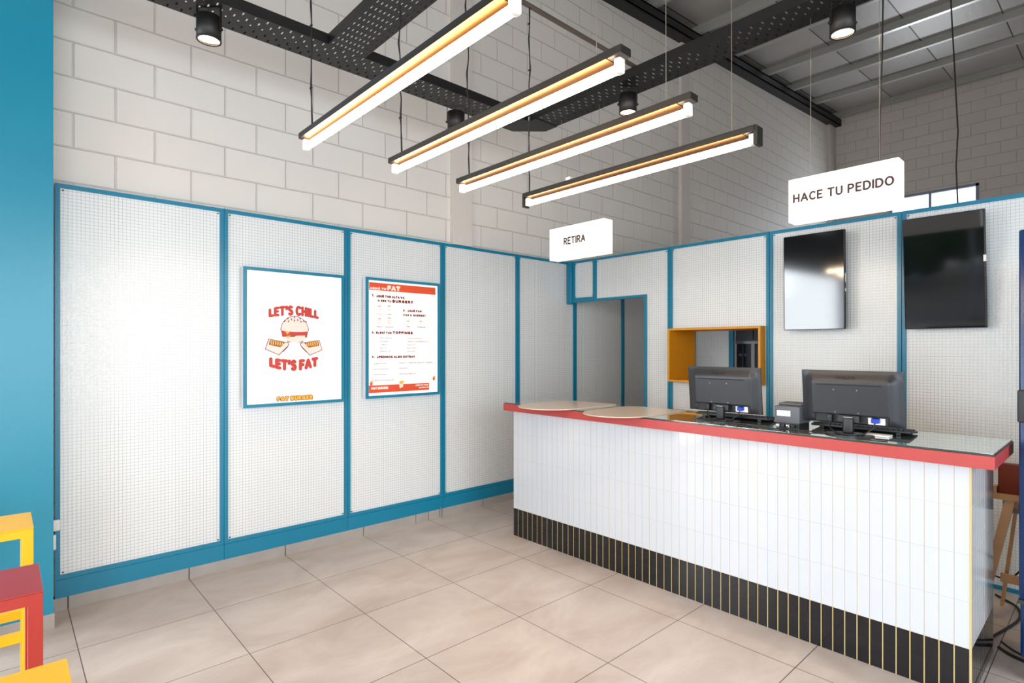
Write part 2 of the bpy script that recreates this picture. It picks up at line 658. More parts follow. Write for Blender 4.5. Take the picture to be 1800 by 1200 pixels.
# ------------------------------------------------------------------ room shell
WX = -0.04      # face of the block wall on the left
struct(MB().box(-0.3, 7.2, -5.2, 12.5, -0.1, 0.0, M_floor).obj('floor'))
w = MB()
w.box(WX - 0.15, WX, -5.2, -4.9, 0, 6.6, M_block_y)
w.box(WX - 0.15, WX, -4.9, -1.0, 0, 0.1, M_block_y)
w.box(WX - 0.15, WX, -4.9, -1.0, 2.78, 6.6, M_block_y)
w.box(WX - 0.15, WX, -1.0, 12.5, 0, 6.6, M_block_y)
struct(w.obj('wall_left'))
w = MB()
WXL, WXR, WZ0, WZ1, YF = 0.95, 2.28, 3.62, 4.345, 12.3
w.box(-0.19, WXL, YF, YF + 0.15, 0, 6.6, M_block_x)
w.box(WXR, 7.2, YF, YF + 0.15, 0, 6.6, M_block_x)
w.box(WXL, WXR, YF, YF + 0.15, 0, WZ0, M_block_x)
w.box(WXL, WXR, YF, YF + 0.15, WZ1, 6.6, M_block_x)
struct(w.obj('wall_rear'))
w = MB()
w.box(7.0, 7.15, -5.2, -3.6, 0, 6.6, M_paint).box(7.0, 7.15, 3.2, 12.5, 0, 6.6, M_paint)
w.box(7.0, 7.15, -3.6, 3.2, 0, 0.1, M_paint).box(7.0, 7.15, -3.6, 3.2, 2.95, 6.6, M_paint)
struct(w.obj('wall_right'))
w = MB()
w.box(-0.19, 0.5, -5.15, -5.0, 0, 6.6, M_paint)
w.box(6.7, 7.15, -5.15, -5.0, 0, 6.6, M_paint)
w.box(0.5, 6.7, -5.15, -5.0, 3.0, 6.6, M_paint)
struct(w.obj('wall_front'))


def zpb(y):             # underside height of the purlins
    return 5.85 + (y - 8.81) * 0.0708


def slope_box(mb, x0, x1, y0, y1, dz0, dz1, m):
    v = []
    for dz in (dz0, dz1):
        for y in (y0, y1):
            for x in (x0, x1):
                v.append((x, y, zpb(y) + dz))
    mb.add(v, [(0, 2, 3, 1), (4, 5, 7, 6), (0, 1, 5, 4), (2, 6, 7, 3), (0, 4, 6, 2), (1, 3, 7, 5)], m)


r = MB()
slope_box(r, -0.19, 7.15, -5.2, 12.5, 0.105, 0.16, M_roof)
struct(r.obj('ceiling'))

# windows: shop front behind the camera, side window, small one in the rear wall
g = thing('window_1', None, None, (3.6, -5.05, 0))
struct(g)
f = MB()
for x in (0.5, 2.05, 3.6, 5.15, 6.64):
    f.box(x, x + 0.06, -5.1, -5.02, 0, 3.0, M_alu)
f.box(0.5, 6.7, -5.1, -5.02, 2.94, 3.0, M_alu).box(0.5, 6.7, -5.1, -5.02, 0, 0.08, M_alu)
f.obj('window_frame', g)
MB().box(0.5, 6.7, -5.065, -5.06, 0.08, 2.94, M_glass).obj('window_pane', g)
g = thing('window_2', None, None, (-0.1, -2.65, 0))
struct(g)
f = MB()
for y in (-4.9, -1.06):
    f.box(-0.14, -0.06, y, y + 0.06, 0.1, 2.78, M_alu)
f.box(-0.14, -0.06, -4.9, -1.0, 2.72, 2.78, M_alu).box(-0.14, -0.06, -4.9, -1.0, 0.1, 0.16, M_alu)
f.obj('window_frame', g)
MB().box(-0.102, -0.098, -4.84, -1.06, 0.16, 2.72, M_glass).obj('window_pane', g)
g = thing('added_window', None, None, (7.08, -0.2, 0))  # unseen window added as an opening for the right-hand fill
struct(g)
f = MB()
for y in (-3.6, -1.35, 0.9, 3.14):
    f.box(7.03, 7.11, y, y + 0.06, 0.1, 2.95, M_alu)
f.box(7.03, 7.11, -3.6, 3.2, 2.89, 2.95, M_alu).box(7.03, 7.11, -3.6, 3.2, 0.1, 0.16, M_alu)
f.obj('window_frame', g)
MB().box(7.068, 7.072, -3.54, 3.14, 0.16, 2.89, M_glass).obj('window_pane', g)
g = thing('window_3', None, None, (1.6, YF, WZ0))
struct(g)
f = MB()
f.box(WXL, WXR, YF - 0.01, YF + 0.06, WZ1 - 0.045, WZ1, M_alu).box(WXL, WXR, YF - 0.01, YF + 0.06, WZ0, WZ0 + 0.045, M_alu)
f.box(WXL, WXL + 0.045, YF - 0.01, YF + 0.06, WZ0, WZ1, M_alu).box(WXR - 0.045, WXR, YF - 0.01, YF + 0.06, WZ0, WZ1, M_alu)
f.box(1.565, 1.60, YF - 0.005, YF + 0.055, WZ0, WZ1, M_alu)
f.obj('window_frame', g)
MB().box(WXL + 0.04, WXR - 0.04, YF + 0.02, YF + 0.025, WZ0 + 0.04, WZ1 - 0.04, M_glass).obj('window_pane', g)
# what lies outside the shop front
tag(MB().box(-12, 18, -18, -5.25, -0.14, -0.1, M_pave).obj('pavement'), kind='structure')
hb = MB()
for k in range(26):
    x = -6 + k * 0.85
    bm = bmesh.new()
    bmesh.ops.create_icosphere(bm, subdivisions=2, radius=1.0)
    for v in bm.verts:
        v.co *= 1 + random.uniform(-.15, .15)
    hb.frombm(bm, M_hedge, True, Matrix.Translation((x, -13 + random.uniform(-.6, .6), 1.9)) @ Matrix.Diagonal((0.8, 0.7, 1.5 + random.uniform(-.3, .5), 1)))
tag(hb.obj('hedge'), 'dense green hedge across the street beyond the pavement', 'hedge')

struct(MB().box(WX, 0.03, -4.95, -0.66, 2.8, 4.9, M_black).obj('added_dark_fascia'))  # unseen black board, added to darken the upper reflection in the left television
# grey tile skirting and pillars
s = MB()
s.box(-0.06, -0.006, -0.6, 4.30, 0, 0.072, M_joint)
ys = [-0.6 + 0.6 * k for k in range(0, 18)]
ys = sorted([y for y in ys] + [2.275])
for a, b in zip(ys[:-1], ys[1:]):
    if a >= 9: continue
    s.box(-0.05, 0.0, a + 0.003, b - 0.003, 0, 0.071, M_skirt)
struct(s.obj('baseboard_left'))
s = MB()
for (y0, y1) in ((2.655, 2.872), (6.43, 6.642), (11.95, 12.3)):
    s.box(WX, 0.0 if y0 < 10 else 0.02, y0, y1, 2.376 if y0 < 3 else 0, 5.6 + y0 * 0.03, M_paint)
struct(s.obj('trim_1'))

t = thing('square_pillar', 'teal painted square pillar at the left edge, grey skirting at its foot', 'pillar', (0.09, -0.33, 0))
MB().box(WX, 0.221, -0.62, -0.075, 0.075, 5.2, M_pillar).obj('shaft', t)
MB().box(WX, 0.226, -0.625, -0.070, 0, 0.078, M_skirt).obj('skirting', t)


# ------------------------------------------------------------------ mesh panels
PITCH, WR = 0.0195, 0.0005


def wires(mb, fn, u0, u1, v0, v1, holes=(), m=None):
    m = m or M_wire

    def seg(a0, a1, blocks):
        out = [(a0, a1)]
        for b0, b1 in blocks:
            nx = []
            for p, q in out:
                if b1 <= p or b0 >= q:
                    nx.append((p, q))
                else:
                    if b0 > p: nx.append((p, b0))
                    if b1 < q: nx.append((b1, q))
            out = nx
        return out

    def bar(ua, ub, va, vb, wa, wb):
        v = [fn(u, vv, ww) for ww in (wa, wb) for vv in (va, vb) for u in (ua, ub)]
        mb.add(v, [(0, 2, 3, 1), (4, 5, 7, 6), (0, 1, 5, 4), (2, 6, 7, 3), (0, 4, 6, 2), (1, 3, 7, 5)], m)
    k = 1
    while u0 + k * PITCH < u1 - 0.003:
        u = u0 + k * PITCH
        for a, b in seg(v0, v1, [(h[2], h[3]) for h in holes if h[0] < u < h[1]]):
            bar(u - WR, u + WR, a, b, 0, 2 * WR)
        k += 1
    k = 1
    while v0 + k * PITCH < v1 - 0.003:
        vv = v0 + k * PITCH
        for a, b in seg(u0, u1, [(h[0], h[1]) for h in holes if h[2] < vv < h[3]]):
            bar(a, b, vv - WR, vv + WR, 2 * WR, 4 * WR)
        k += 1


def gbox(mb, fn, u0, u1, v0, v1, w0, w1, m):
    v = [fn(u, vv, ww) for ww in (w0, w1) for vv in (v0, v1) for u in (u0, u1)]
    mb.add(v, [(0, 2, 3, 1), (4, 5, 7, 6), (0, 1, 5, 4), (2, 6, 7, 3), (0, 4, 6, 2), (1, 3, 7, 5)], m)


def rects_minus(u0, u1, v0, v1, holes):
    rs = [(u0, u1, v0, v1)]
    for h in holes:
        nx = []
        for a, b, c, d in rs:
            if h[0] >= b or h[1] <= a or h[2] >= d or h[3] <= c:
                nx.append((a, b, c, d))
                continue
            if h[0] > a: nx.append((a, h[0], c, d))
            if h[1] < b: nx.append((h[1], b, c, d))
            a2, b2 = max(a, h[0]), min(b, h[1])
            if h[2] > c: nx.append((a2, b2, c, h[2]))
            if h[3] < d: nx.append((a2, b2, h[3], d))
        rs = nx
    return rs


def mesh_panel(fn, u0, u1, v0, v1, label, group, kick=None, bars=None, holes=(), fw=0.024, depth=0.036, loc=None, cat='wall panel'):
    t = thing('mesh_panel', label, cat, loc or fn((u0 + u1) / 2, v0 if not kick else kick, 0), group)
    fr = MB()
    e = 0.0012
    if bars is None:
        bars = [(u0 + e, u1 - e, v1 - fw, v1), (u0 + e, u1 - e, v0, v0 + fw), (u0 + e, u0 + fw, v0 + fw, v1 - fw), (u1 - fw, u1 - e, v0 + fw, v1 - fw)]
    for b in bars:
        gbox(fr, fn, *b, -depth, 0, M_teal)
    fr.obj('frame', t)
    bk = MB()
    for rct in rects_minus(u0 + fw * .6, u1 - fw * .6, v0 + fw * .6, v1 - fw * .6, holes):
        gbox(bk, fn, *rct, -0.022, -0.014, M_sheet)
    bk.obj('backing_sheet', t)
    wm = MB()
    wires(wm, lambda u, v, w: fn(u, v, w - 0.009), u0 + fw * .8, u1 - fw * .8, v0 + fw * .8, v1 - fw * .8, holes)
    tag(wm.obj('wire_mesh', t), 'fine square galvanised wire mesh')
    if kick is not None:
        k = MB()
        gbox(k, fn, u0 + e, u1 - e, kick, v0 - 0.0015, -depth, 0.001, M_teal)
        k.obj('kick_plate', t)
    for uu in (u0 + fw + 0.012, u1 - fw - 0.012):
        for vv in (v0 + fw + 0.012, v1 - fw - 0.012):
            if any(h[0] - .02 < uu < h[1] + .02 and h[2] - .02 < vv < h[3] + .02 for h in holes): continue
            MB().cyl(fn(uu, vv, -0.008), fn(uu, vv, -0.002), 0.004, M_blk, n=8).obj('fixing_screw', t)
    return t


fl = facing_x(0.0)
vb = [-0.058, 0.8035, 1.668, 2.552, 3.439, 4.281, 5.136, 6.0]
names = ['white wire mesh wall panel in teal frame, right beside the teal pillar',
         'white wire mesh wall panel behind the burger poster',
         'white wire mesh wall panel behind the menu lightbox',
         'white wire mesh wall panel just right of the menu lightbox, nothing hung on it',
         'white wire mesh wall panel of the left wall meeting the room corner',
         'shaded wire mesh wall panel seen through the doorway, nearest the corner',
         'shaded wire mesh wall panel at the far end seen through the doorway']
for k in range(7):
    mesh_panel(fl, vb[k], vb[k + 1], 0.172, 2.372, names[k], 'mesh panels along the left wall', kick=0.072)

fb = facing_ny(4.17)
Z1 = 2.372
FW = 0.022
# transom beside the corner post, header panel over the doorway, hatch panel and two screen panels
mesh_panel(fb, 0.062, 0.357, 1.962, Z1, 'small square wire mesh panel above the doorway beside the corner post', 'mesh panels of the back partition')
x0, x1 = 0.357, 1.219
mesh_panel(fb, x0, x1, 0.0, Z1, 'L shaped wire mesh panel over and right of the doorway', 'mesh panels of the back partition', kick=None,
           bars=[(x0, x1, Z1 - FW, Z1), (x0, x0 + .019, 1.94, Z1 - FW), (x1 - FW, x1, 0, Z1 - FW), (0.973, x1, 0, 0.024)],
           holes=[(0.0, 0.965, 0.0, 1.95)], loc=(1.1, 4.17, 0))
HX0, HX1, HZ0, HZ1 = 1.25, 2.07, 1.165, 1.632
x0, x1 = 1.221, 2.104
mesh_panel(fb, x0, x1, 0.0, Z1, 'wire mesh wall panel around the yellow serving hatch', 'mesh panels of the back partition', kick=None,
           holes=[(HX0, HX1, HZ0, HZ1)])
x0, x1 = 2.106, 2.976
mesh_panel(fb, x0, x1, 0.0, Z1, 'wire mesh wall panel behind the smaller upright black television', 'mesh panels of the back partition', kick=None)
x0, x1 = 2.978, 3.85
mesh_panel(fb, x0, x1, 0.0, Z1, 'wire mesh wall panel behind the tilted television, rightmost in view', 'mesh panels of the back partition', kick=None)
x0, x1 = 3.852, 4.72
mesh_panel(fb, x0, x1, 0.0, Z1, 'wire mesh wall panel hidden behind the blue fridge', 'mesh panels of the back partition', kick=None)
# door frame (teal) with its hung corner post
t = thing('door_1', None, None, (0.5, 4.17, 0))
struct(t)
d = MB()
d.box(0.0, 0.973, 4.166, 4.21, 1.938, 1.962, M_teal).box(0.949, 0.973, 4.166, 4.21, 0, 1.94, M_teal)
d.obj('door_frame', t)
MB().bbox(0.0, 0.062, 4.145, 4.212, 1.925, 2.374, M_teal, 0.003).obj('corner_post', t)
# inner kitchen partition
fi = facing_ny(5.3)
mesh_panel(fi, 0.78, 1.262, 0.0, 2.4, 'pale wire mesh panel of the kitchen seen through the hatch', 'mesh panels of the kitchen', fw=0.05)

# ------------------------------------------------------------------ steel of the roof
b = MB()
for (x0, x1, a, c) in ((WX, 0.12, -0.13, -0.11), (WX, 0.12, -0.02, 0.0), (WX, 0.03, -0.11, -0.02), (0.1, 0.12, -0.13, 0.0)):
    slope_box(b, x0, x1, -5.0, YF, a, c, M_beam)
tag(b.obj('roof_beam'), 'black steel roof beam along the top of the left block wall', 'beam')
py = [-4.0, -2.9, -1.8, -0.7, 0.35, 1.4, 2.45, 3.5, 4.55, 5.6, 6.65, 7.72, 8.8, 9.82, 10.87, 12.08]
for i, y in enumerate(py):
    p = MB()
    z = zpb(y)
    p.box(-0.02, 7.0, y - 0.003, y, z + 0.002, z + 0.105, M_galv)
    p.box(-0.02, 7.0, y, y + 0.055, z + 0.002, z + 0.006, M_galv)
    p.box(-0.02, 7.0, y, y + 0.055, z + 0.1, z + 0.105, M_galv)
    p.box(-0.02, 7.0, y + 0.052, y + 0.055, z + 0.006, z + 0.02, M_galv)
    lab = {15: 'galvanised roof purlin against the top of the rear wall', 14: 'galvanised roof purlin, next one in front of the rear wall purlin',
           13: 'galvanised roof purlin, third from the rear wall', 12: 'galvanised roof purlin, fourth from the rear wall',
           11: 'galvanised roof purlin just beyond the black cable tray', 10: 'galvanised roof purlin seen above the black cable tray'}.get(i, 'galvanised roof purlin over the front of the shop, above the picture')
    tag(p.obj('roof_purlin'), lab, 'purlin', 'roof purlins')

# ------------------------------------------------------------------ perforated cable trays
TZ = 3.21
FH = 0.06


def tray_plate(axis, a0, a1, b0, b1, m=M_tray, n=5, P=0.062, along=False):
    """axis 0: runs along x (a) ; 1: runs along y. slots lie across the run, real holes"""
    mb = MB()
    sw = (b1 - b0) / n

    def q(a, b, z):
        return (a, b, z) if axis == 0 else (b, a, z)
    for z in (TZ, TZ + 0.002):
        for s_ in range(n):
            c0, c1 = b0 + s_ * sw, b0 + (s_ + 1) * sw
            h0, h1 = c0 + sw * .18, c1 - sw * .18
            if along:
                h0, h1 = (c0 + c1) / 2 - .0036, (c0 + c1) / 2 + .0036
            off = 0 if s_ % 2 == 0 or along else P / 2
            a = a0
            if off:
                mb.add([q(a, c0, z), q(a + off, c0, z), q(a + off, c1, z), q(a, c1, z)], [(0, 1, 2, 3)], m)
                a += off
            while a < a1 - 1e-6:
                e = min(a + P, a1)
                if e - a < P * .9:
                    mb.add([q(a, c0, z), q(e, c0, z), q(e, c1, z), q(a, c1, z)], [(0, 1, 2, 3)], m)
                else:
                    hw = .013 if along else .0042
                    g0, g1 = a + P * .5 - hw, a + P * .5 + hw
                    v = [q(a, c0, z), q(e, c0, z), q(e, c1, z), q(a, c1, z), q(g0, h0, z), q(g1, h0, z), q(g1, h1, z), q(g0, h1, z)]
                    mb.add(v, [(0, 1, 5, 4), (1, 2, 6, 5), (2, 3, 7, 6), (3, 0, 4, 7)], m)
                a = e
    return mb


t = thing('cable_tray', 'black perforated cable tray running parallel to the left wall above the posters', 'cable tray', (0.77, 0.9, TZ))
tray_plate(1, -1.6, 2.55, 0.66, 0.885).obj('perforated_plate', t)
MB().box(0.658, 0.661, -1.6, 2.62, TZ, TZ + FH, M_tray).obj('side_flange', t)
MB().box(0.884, 0.887, -1.6, 1.12, TZ, TZ + FH, M_tray).box(0.884, 0.887, 1.345, 2.72, TZ, TZ + FH, M_tray).obj('side_flange', t)
t2 = thing('cable_tray', 'short black perforated cable tray branching off towards the top edge over the first tube lamp', 'cable tray', (2.5, 1.23, TZ))
tray_plate(0, 0.888, 4.6, 1.12, 1.345, n=9, P=0.064, along=True).obj('perforated_plate', t2)
MB().box(0.888, 4.6, 1.117, 1.12, TZ, TZ + FH, M_tray).obj('side_flange', t2)
MB().box(0.888, 4.6, 1.345, 1.348, TZ, TZ + FH, M_tray).obj('side_flange', t2)
t3 = thing('cable_tray', 'black perforated cable tray running over the counter, carrying the two lit signs', 'cable tray', (2.8, 2.85, TZ))
tray_plate(0, 0.96, 5.6, 2.735, 2.96).obj('perforated_plate', t3)
MB().box(0.886, 5.6, 2.732, 2.735, TZ, TZ + FH, M_tray).obj('side_flange', t3)
MB().box(0.94, 5.6, 2.96, 2.963, TZ, TZ + FH, M_tray).obj('side_flange', t3)
el = MB()
el.prism([(0.655, 2.55), (0.888, 2.55), (0.888, 2.73), (0.962, 2.73), (0.962, 2.966), (0.83, 2.966), (0.655, 2.77)], TZ - 0.004, TZ - 0.001, M_tray)
tag(el.obj('elbow_plate', t3), 'smooth bevelled corner plate')

# conduit that the left lamp cables hang from
c = MB().cyl((1.83, -1.0, 3.292), (1.83, 2.80, 3.292), 0.013, M_brace, n=14)
tag(c.obj('conduit'), 'thin dark conduit pipe running back to the tray over the counter', 'pipe')


# ------------------------------------------------------------------ hanging tube lamps
def make_lamp(L):
    t = thing('tube_lamp', 'x', 'lamp', (0, 0, 0), 'hanging linear tube lamps')
    h = MB()
    h.bbox(0, L, -0.024, 0.024, 0.042, 0.066, M_blk, 0.002, 1, False)
    h.obj('housing', t, True)
    MB().box(0.03, L - 0.05, -0.027, 0.027, 0.0395, 0.0425, M_refl).obj('reflector', t, True)
    for a, bb in ((0.012, 0.032), (L - 0.034, L - 0.012)):
        MB().bbox(a, bb, -0.014, 0.014, -0.003, 0.0395, M_white, 0.005, 2).obj('lamp_holder', t, True)
    MB().cyl((0.03, 0, 0.011), (L - 0.032, 0, 0.011), 0.0135, M_tube, n=20).obj('tube', t, True)
    return t


lampA = make_lamp(1.26)
spots = [(1.778, 0.617, 2.241), (1.784, 1.012, 2.231), (1.779, 1.388, 2.218), (1.800, 1.815, 2.222)]
labs = ['glowing tube lamp hanging nearest the camera, reaching the top edge', 'glowing tube lamp hanging second from the front, bright white',
        'glowing tube lamp hanging third from the front', 'glowing tube lamp hanging farthest back, its black end caps showing']
lamps = []
for i, (p, lb) in enumerate(zip(spots, labs)):
    if i == 0:
        lampA.location = p
        lampA['label'] = lb
        lamps.append(lampA)
    else:
        lamps.append(dup(lampA, p, lb))
# the farthest one has black end caps
lf = lamps[3]
MB().box(-0.004, 0.010, -0.02, 0.02, -0.008, 0.06, M_blk).obj('end_cap', lf, True)
MB().box(1.25, 1.264, -0.024, 0.024, -0.008, 0.06, M_blk).obj('end_cap', lf, True)
MB().bbox(0.30, 0.33, -0.012, 0.012, 0.066, 0.086, M_white, 0.004).obj('terminal_block', lf, True)


def wavy(p0, p1, amp, n=14, seed=0):
    rr = random.Random(seed)
    out = []
    for i in range(n + 1):
        t = i / n
        q = Vector(p0).lerp(Vector(p1), t)
        k = math.sin(PI * t) * amp
        out.append(q + Vector((rr.uniform(-k, k), rr.uniform(-k, k), 0)))
    return out


nth = ['nearest', 'second', 'third', 'farthest']
for i, p in enumerate(spots):
    xs = 1.83 if i < 3 else 1.83
    zt = 3.28
    m_ = MB()
    top = (1.83, p[1], zt)
    bot = (p[0] + (0.075 if i < 3 else 0.03), p[1], p[2] + 0.066)
    a = wavy(bot, top, 0.006, 12, i)
    m_.tube(a, 0.0028, M_cable)
    m_.tube([v + Vector((0.006 * math.sin(k * 1.7), 0.004 * math.cos(k * 1.7), 0)) for k, v in enumerate(a)], 0.0016, M_cable, 6)
    for k in range(2, 12, 3):
        m_.box(a[k].x - 0.012, a[k].x + 0.004, a[k].y - 0.003, a[k].y + 0.003, a[k].z - 0.003, a[k].z + 0.003, M_cable)
    tag(m_.obj('power_cable'), 'twisted black cable holding the left end of the %s tube lamp' % nth[i], 'cable', 'cables of the tube lamps')
    m_ = MB()
    xe = p[0] + 1.155
    m_.tube([(xe, p[1], p[2] + 0.066), (xe - 0.004, p[1], 4.0), (xe - 0.006, p[1], zpb(p[1]) + 0.1)], 0.0012, M_steelwire, 6)
    tag(m_.obj('suspension_wire'), 'thin steel wire holding the right end of the %s tube lamp' % nth[i], 'wire', 'steel wires of the tube lamps')


# ------------------------------------------------------------------ spotlights
def make_spot():
    """origin at the middle of the lens rim"""
    t = thing('spotlight', 'x', 'spotlight', (0, 0, 0), 'black cylinder spotlights under the trays')
    R = 0.058
    c = MB()
    c.ring((0, 0, 0), (0, 0, 1), R, R - 0.004, 0.118, M_blk, 36)
    c.cyl((0, 0, 0.112), (0, 0, 0.118), R - 0.002, M_blk, n=36)
    c.obj('housing', t, True)
    MB().cyl((0, 0, 0.010), (0, 0, 0.014), R - 0.005, M_lens, n=32).obj('lens', t, True)
    MB().ring((0, 0, -0.003), (0, 0, 1), R + 0.001, R - 0.008, 0.006, M_blk, 32).obj('rim', t, True)
    k = MB()
    for sx in (-1, 1):
        k.box(sx * (R + 0.001), sx * (R + 0.004), -0.009, 0.009, 0.045, 0.166, M_blk)
        k.cyl((sx * (R + 0.001), 0, 0.055), (sx * (R + 0.012), 0, 0.055), 0.007, M_blk, n=12)
    k.box(-R - 0.004, R + 0.004, -0.009, 0.009, 0.161, 0.165, M_blk)
    k.obj('bracket', t, True)
    MB().tube([(0.005, 0, 0.118), (0.018, 0.006, 0.135), (-0.012, 0.004, 0.15), (0.004, 0, 0.165)], 0.003, M_cable, 6).obj('cord', t, True)
    return t


sp = make_spot()
sp.rotation_euler = (0, 0, 0.83)
sl = [(0.80, 0.515, 3.043, 'black cylinder spotlight glowing over the left wall, left of the tube lamps'),
      (0.81, 2.085, 2.995, 'black cylinder spotlight half hidden behind the second tube lamp'),
      (1.735, 2.83, 3.038, 'black cylinder spotlight glowing above the third tube lamp'),
      (3.025, 2.85, 3.038, 'black cylinder spotlight glowing at the top right above the long sign')]
for i, (x, y, z, lb) in enumerate(sl):
    if i == 0:
        sp.location = (x, y, z)
        sp['label'] = lb
    else:
        dup(sp, (x, y, z), lb)
    l = bpy.data.lights.new('spot_beam', 'SPOT')
    l.energy = 22
    l.color = (1.0, 0.74, 0.48)
    l.spot_size = 1.5
    l.spot_blend = 0.6
    l.shadow_soft_size = 0.04
    lo = bpy.data.objects.new('spot_beam', l)
    lo.location = (x, y, z - 0.01)
    COL.objects.link(lo)


# ------------------------------------------------------------------ hanging signs
def sign(x0, x1, z0, z1, txt, tx0, tx1, tz, th, label, wx):
    t = thing('hanging_sign', label, 'sign', ((x0 + x1) / 2, 2.90, z0), 'lit hanging signs')
    MB().bbox(x0, x1, 2.85, 2.945, z0, z1, M_sign, 0.0015, 1, False).obj('light_box', t)
    m_ = MB()
    put_strokes(m_, txt, M_signtxt, facing_ny(2.85), tx0, tx1, tz, th, 0.195, 0.0015, gap=0.14)
    m_.obj('lettering', t)
    for x in wx:
        MB().tube([(x, 2.9, z1), (x, 2.9, TZ - 0.0005)], 0.0013, M_steelwire, 6).obj('suspension_wire', t)
    return t


sign(0.989, 1.519, 2.132, 2.372, 'RETIRA', 1.137, 1.348, 2.232, 0.056, 'small lit white hanging sign reading RETIRA', (1.07, 1.435))
s2 = sign(2.763, 3.264, 2.130, 2.358, 'HACE TU PEDIDO', 2.787, 3.246, 2.230, 0.047, 'long lit white hanging sign reading HACE TU PEDIDO', (2.857, 3.172))
MB().tube([(3.165, 2.925, 2.354), (3.160, 2.955, 2.6)] + wavy((3.162, 2.985, 2.9), (3.17, 2.985, 4.9), 0.010, 12, 5), 0.0035, M_cable).obj('power_cord', s2)
m_ = MB()
m_.tube(wavy((3.12, 5.2, 2.3), (3.05, 5.2, 5.65), 0.016, 12, 8), 0.005, M_cable)
tag(m_.obj('hanging_cable'), 'long wavy black cable hanging from the roof in front of the rear wall', 'cable')

# ------------------------------------------------------------------ poster light boxes
def lightbox(y0, y1, z0, z1, label, px=0.062):
    t = thing('poster_lightbox', label, 'poster', (px / 2, (y0 + y1) / 2, z0), None)
    MB().box(0.002, px - 0.011, y0 + 0.002, y1 - 0.002, z0 + 0.002, z1 - 0.002, M_casing).obj('casing', t)
    f_ = MB()
    w_ = 0.021
    for (a, b_, c_, d_) in ((y0, y1, z1 - w_, z1), (y0, y1, z0, z0 + w_), (y0, y0 + w_, z0 + w_, z1 - w_), (y1 - w_, y1, z0 + w_, z1 - w_)):
        f_.box(px - 0.012, px, a, b_, c_, d_, M_teal)
    f_.obj('frame', t)
    MB().box(px - 0.009, px - 0.006, y0 + w_, y1 - w_, z0 + w_, z1 - w_, M_poster).obj('poster_sheet', t)
    return t, facing_x(px - 0.006)


tA, fa = lightbox(0.905, 1.611, 1.060, 2.0, 'framed light box poster of a burger with red lettering on white')


def zq(X, Y):   # drawing coordinates on the poster sheet -> metres
    return 1.065 + (X - 320) / 2515, 1.755 - (Y - 70) / 2520 - (X - 770) * 0.0000062


def shape(mb, pts, m, w):
    P = [zq(*p) for p in pts]
    mb.prism(P, w, w + 0.0003, m, fa)


def ell(cx, cy, rx, ry, a0=0, a1=360, n=28, rot=0):
    o_ = []
    for k in range(n + 1):
        a = math.radians(a0 + (a1 - a0) * k / n)
        x, y = rx * math.cos(a), -ry * math.sin(a)
        c_, s_ = math.cos(rot), math.sin(rot)
        o_.append((cx + x * c_ - y * s_, cy + x * s_ + y * c_))
    if abs(a1 - a0) == 360: o_ = o_[:-1]
    return o_


art = MB()
# two plain cartons of chips
for sgn in (1, -1):
    mir = (lambda X: X) if sgn == 1 else (lambda X: 1540 - X)
    shape(art, [(mir(x), y) for x, y in [(262, 845), (322, 660), (672, 725), (668, 775), (500, 948)]], M_dred, 0.0004)
    shape(art, [(mir(x), y) for x, y in [(275, 838), (332, 672), (660, 735), (655, 770), (496, 934)]], M_cream, 0.0008)
    shape(art, [(mir(x), y) for x, y in [(328, 765), (345, 682), (600, 725), (520, 805)]], M_dred, 0.0012)
    for k in range(6):
        a = 350 + k * 38
        shape(art, [(mir(a), 760 + k * 5), (mir(a + 6), 688 + k * 7), (mir(a + 32), 694 + k * 7), (mir(a + 24), 764 + k * 5)], M_orange, 0.0016)
    shape(art, [(mir(x), y) for x, y in [(560, 880), (650, 790), (654, 800), (566, 890)]], M_dred, 0.0016)
# plain burger
shape(art, [(528, 500), (1010, 500), (985, 640), (900, 715), (650, 715), (560, 640)], M_dred, 0.0004)
shape(art, ell(770, 620, 215, 95, 180, 360), M_cream, 0.0008)
shape(art, [(535, 505), (1000, 505), (985, 570), (960, 600), (560, 610), (540, 560)], M_red, 0.0012)
shape(art, [(598, 525), (682, 535), (640, 582)], M_orange, 0.0016)
shape(art, [(615, 612), (695, 592), (652, 650)], M_orange, 0.0016)
shape(art, [(735, 630), (800, 598), (960, 590), (940, 640), (800, 655)], M_cream, 0.0016)
shape(art, ell(773, 512, 250, 262, 0, 180), M_dred, 0.002)
shape(art, ell(773, 504, 238, 244, 0, 180) + ell(773, 504, 238, 28, 180, 360)[1:-1], M_cream, 0.0024)
for (x, y, a) in [(595, 350, .6), (658, 350, .3), (650, 300, .8), (710, 312, -.2), (762, 330, 0), (765, 275, .1), (822, 320, -.4), (865, 290, .5), (878, 345, -.5), (928, 335, -.6), (970, 340, -.8)]:
    shape(art, ell(x, y, 9, 20, n=10, rot=a), M_dred, 0.0028)
tag(art.obj('printed_artwork', tA), 'plain burger and two cartons of chips in red and orange')
hd = MB()
u0, _ = zq(322, 0)
u1, _ = zq(1210, 0)
put_strokes(hd, "LET'S CHILL", M_red, fa, u0, u1, 1.668, 0.060, 0.32, 0.0003, lambda t_: ((1 - (2 * t_ - 1) ** 2) * 0.016, 1 + (1 - (2 * t_ - 1) ** 2) * 0.35))
tag(hd.obj('headline', tA), "fat red lettering reading LET'S CHILL")
hd = MB()
u0, _ = zq(330, 0)
u1, _ = zq(1195, 0)
put_strokes(hd, "LET'S FAT", M_red, fa, u0, u1, 1.328, 0.068, 0.34, 0.0034, lambda t_: (-(1 - (2 * t_ - 1) ** 2) * 0.030, 1 + (1 - (2 * t_ - 1) ** 2) * 0.28))
tag(hd.obj('headline', tA), "fat red lettering reading LET'S FAT")
lg = MB()
put_strokes(lg, 'FAT BURGER', M_dred, fa, 1.119, 1.376, 1.0895, 0.037, 0.46, 0.0003, gap=0.04)
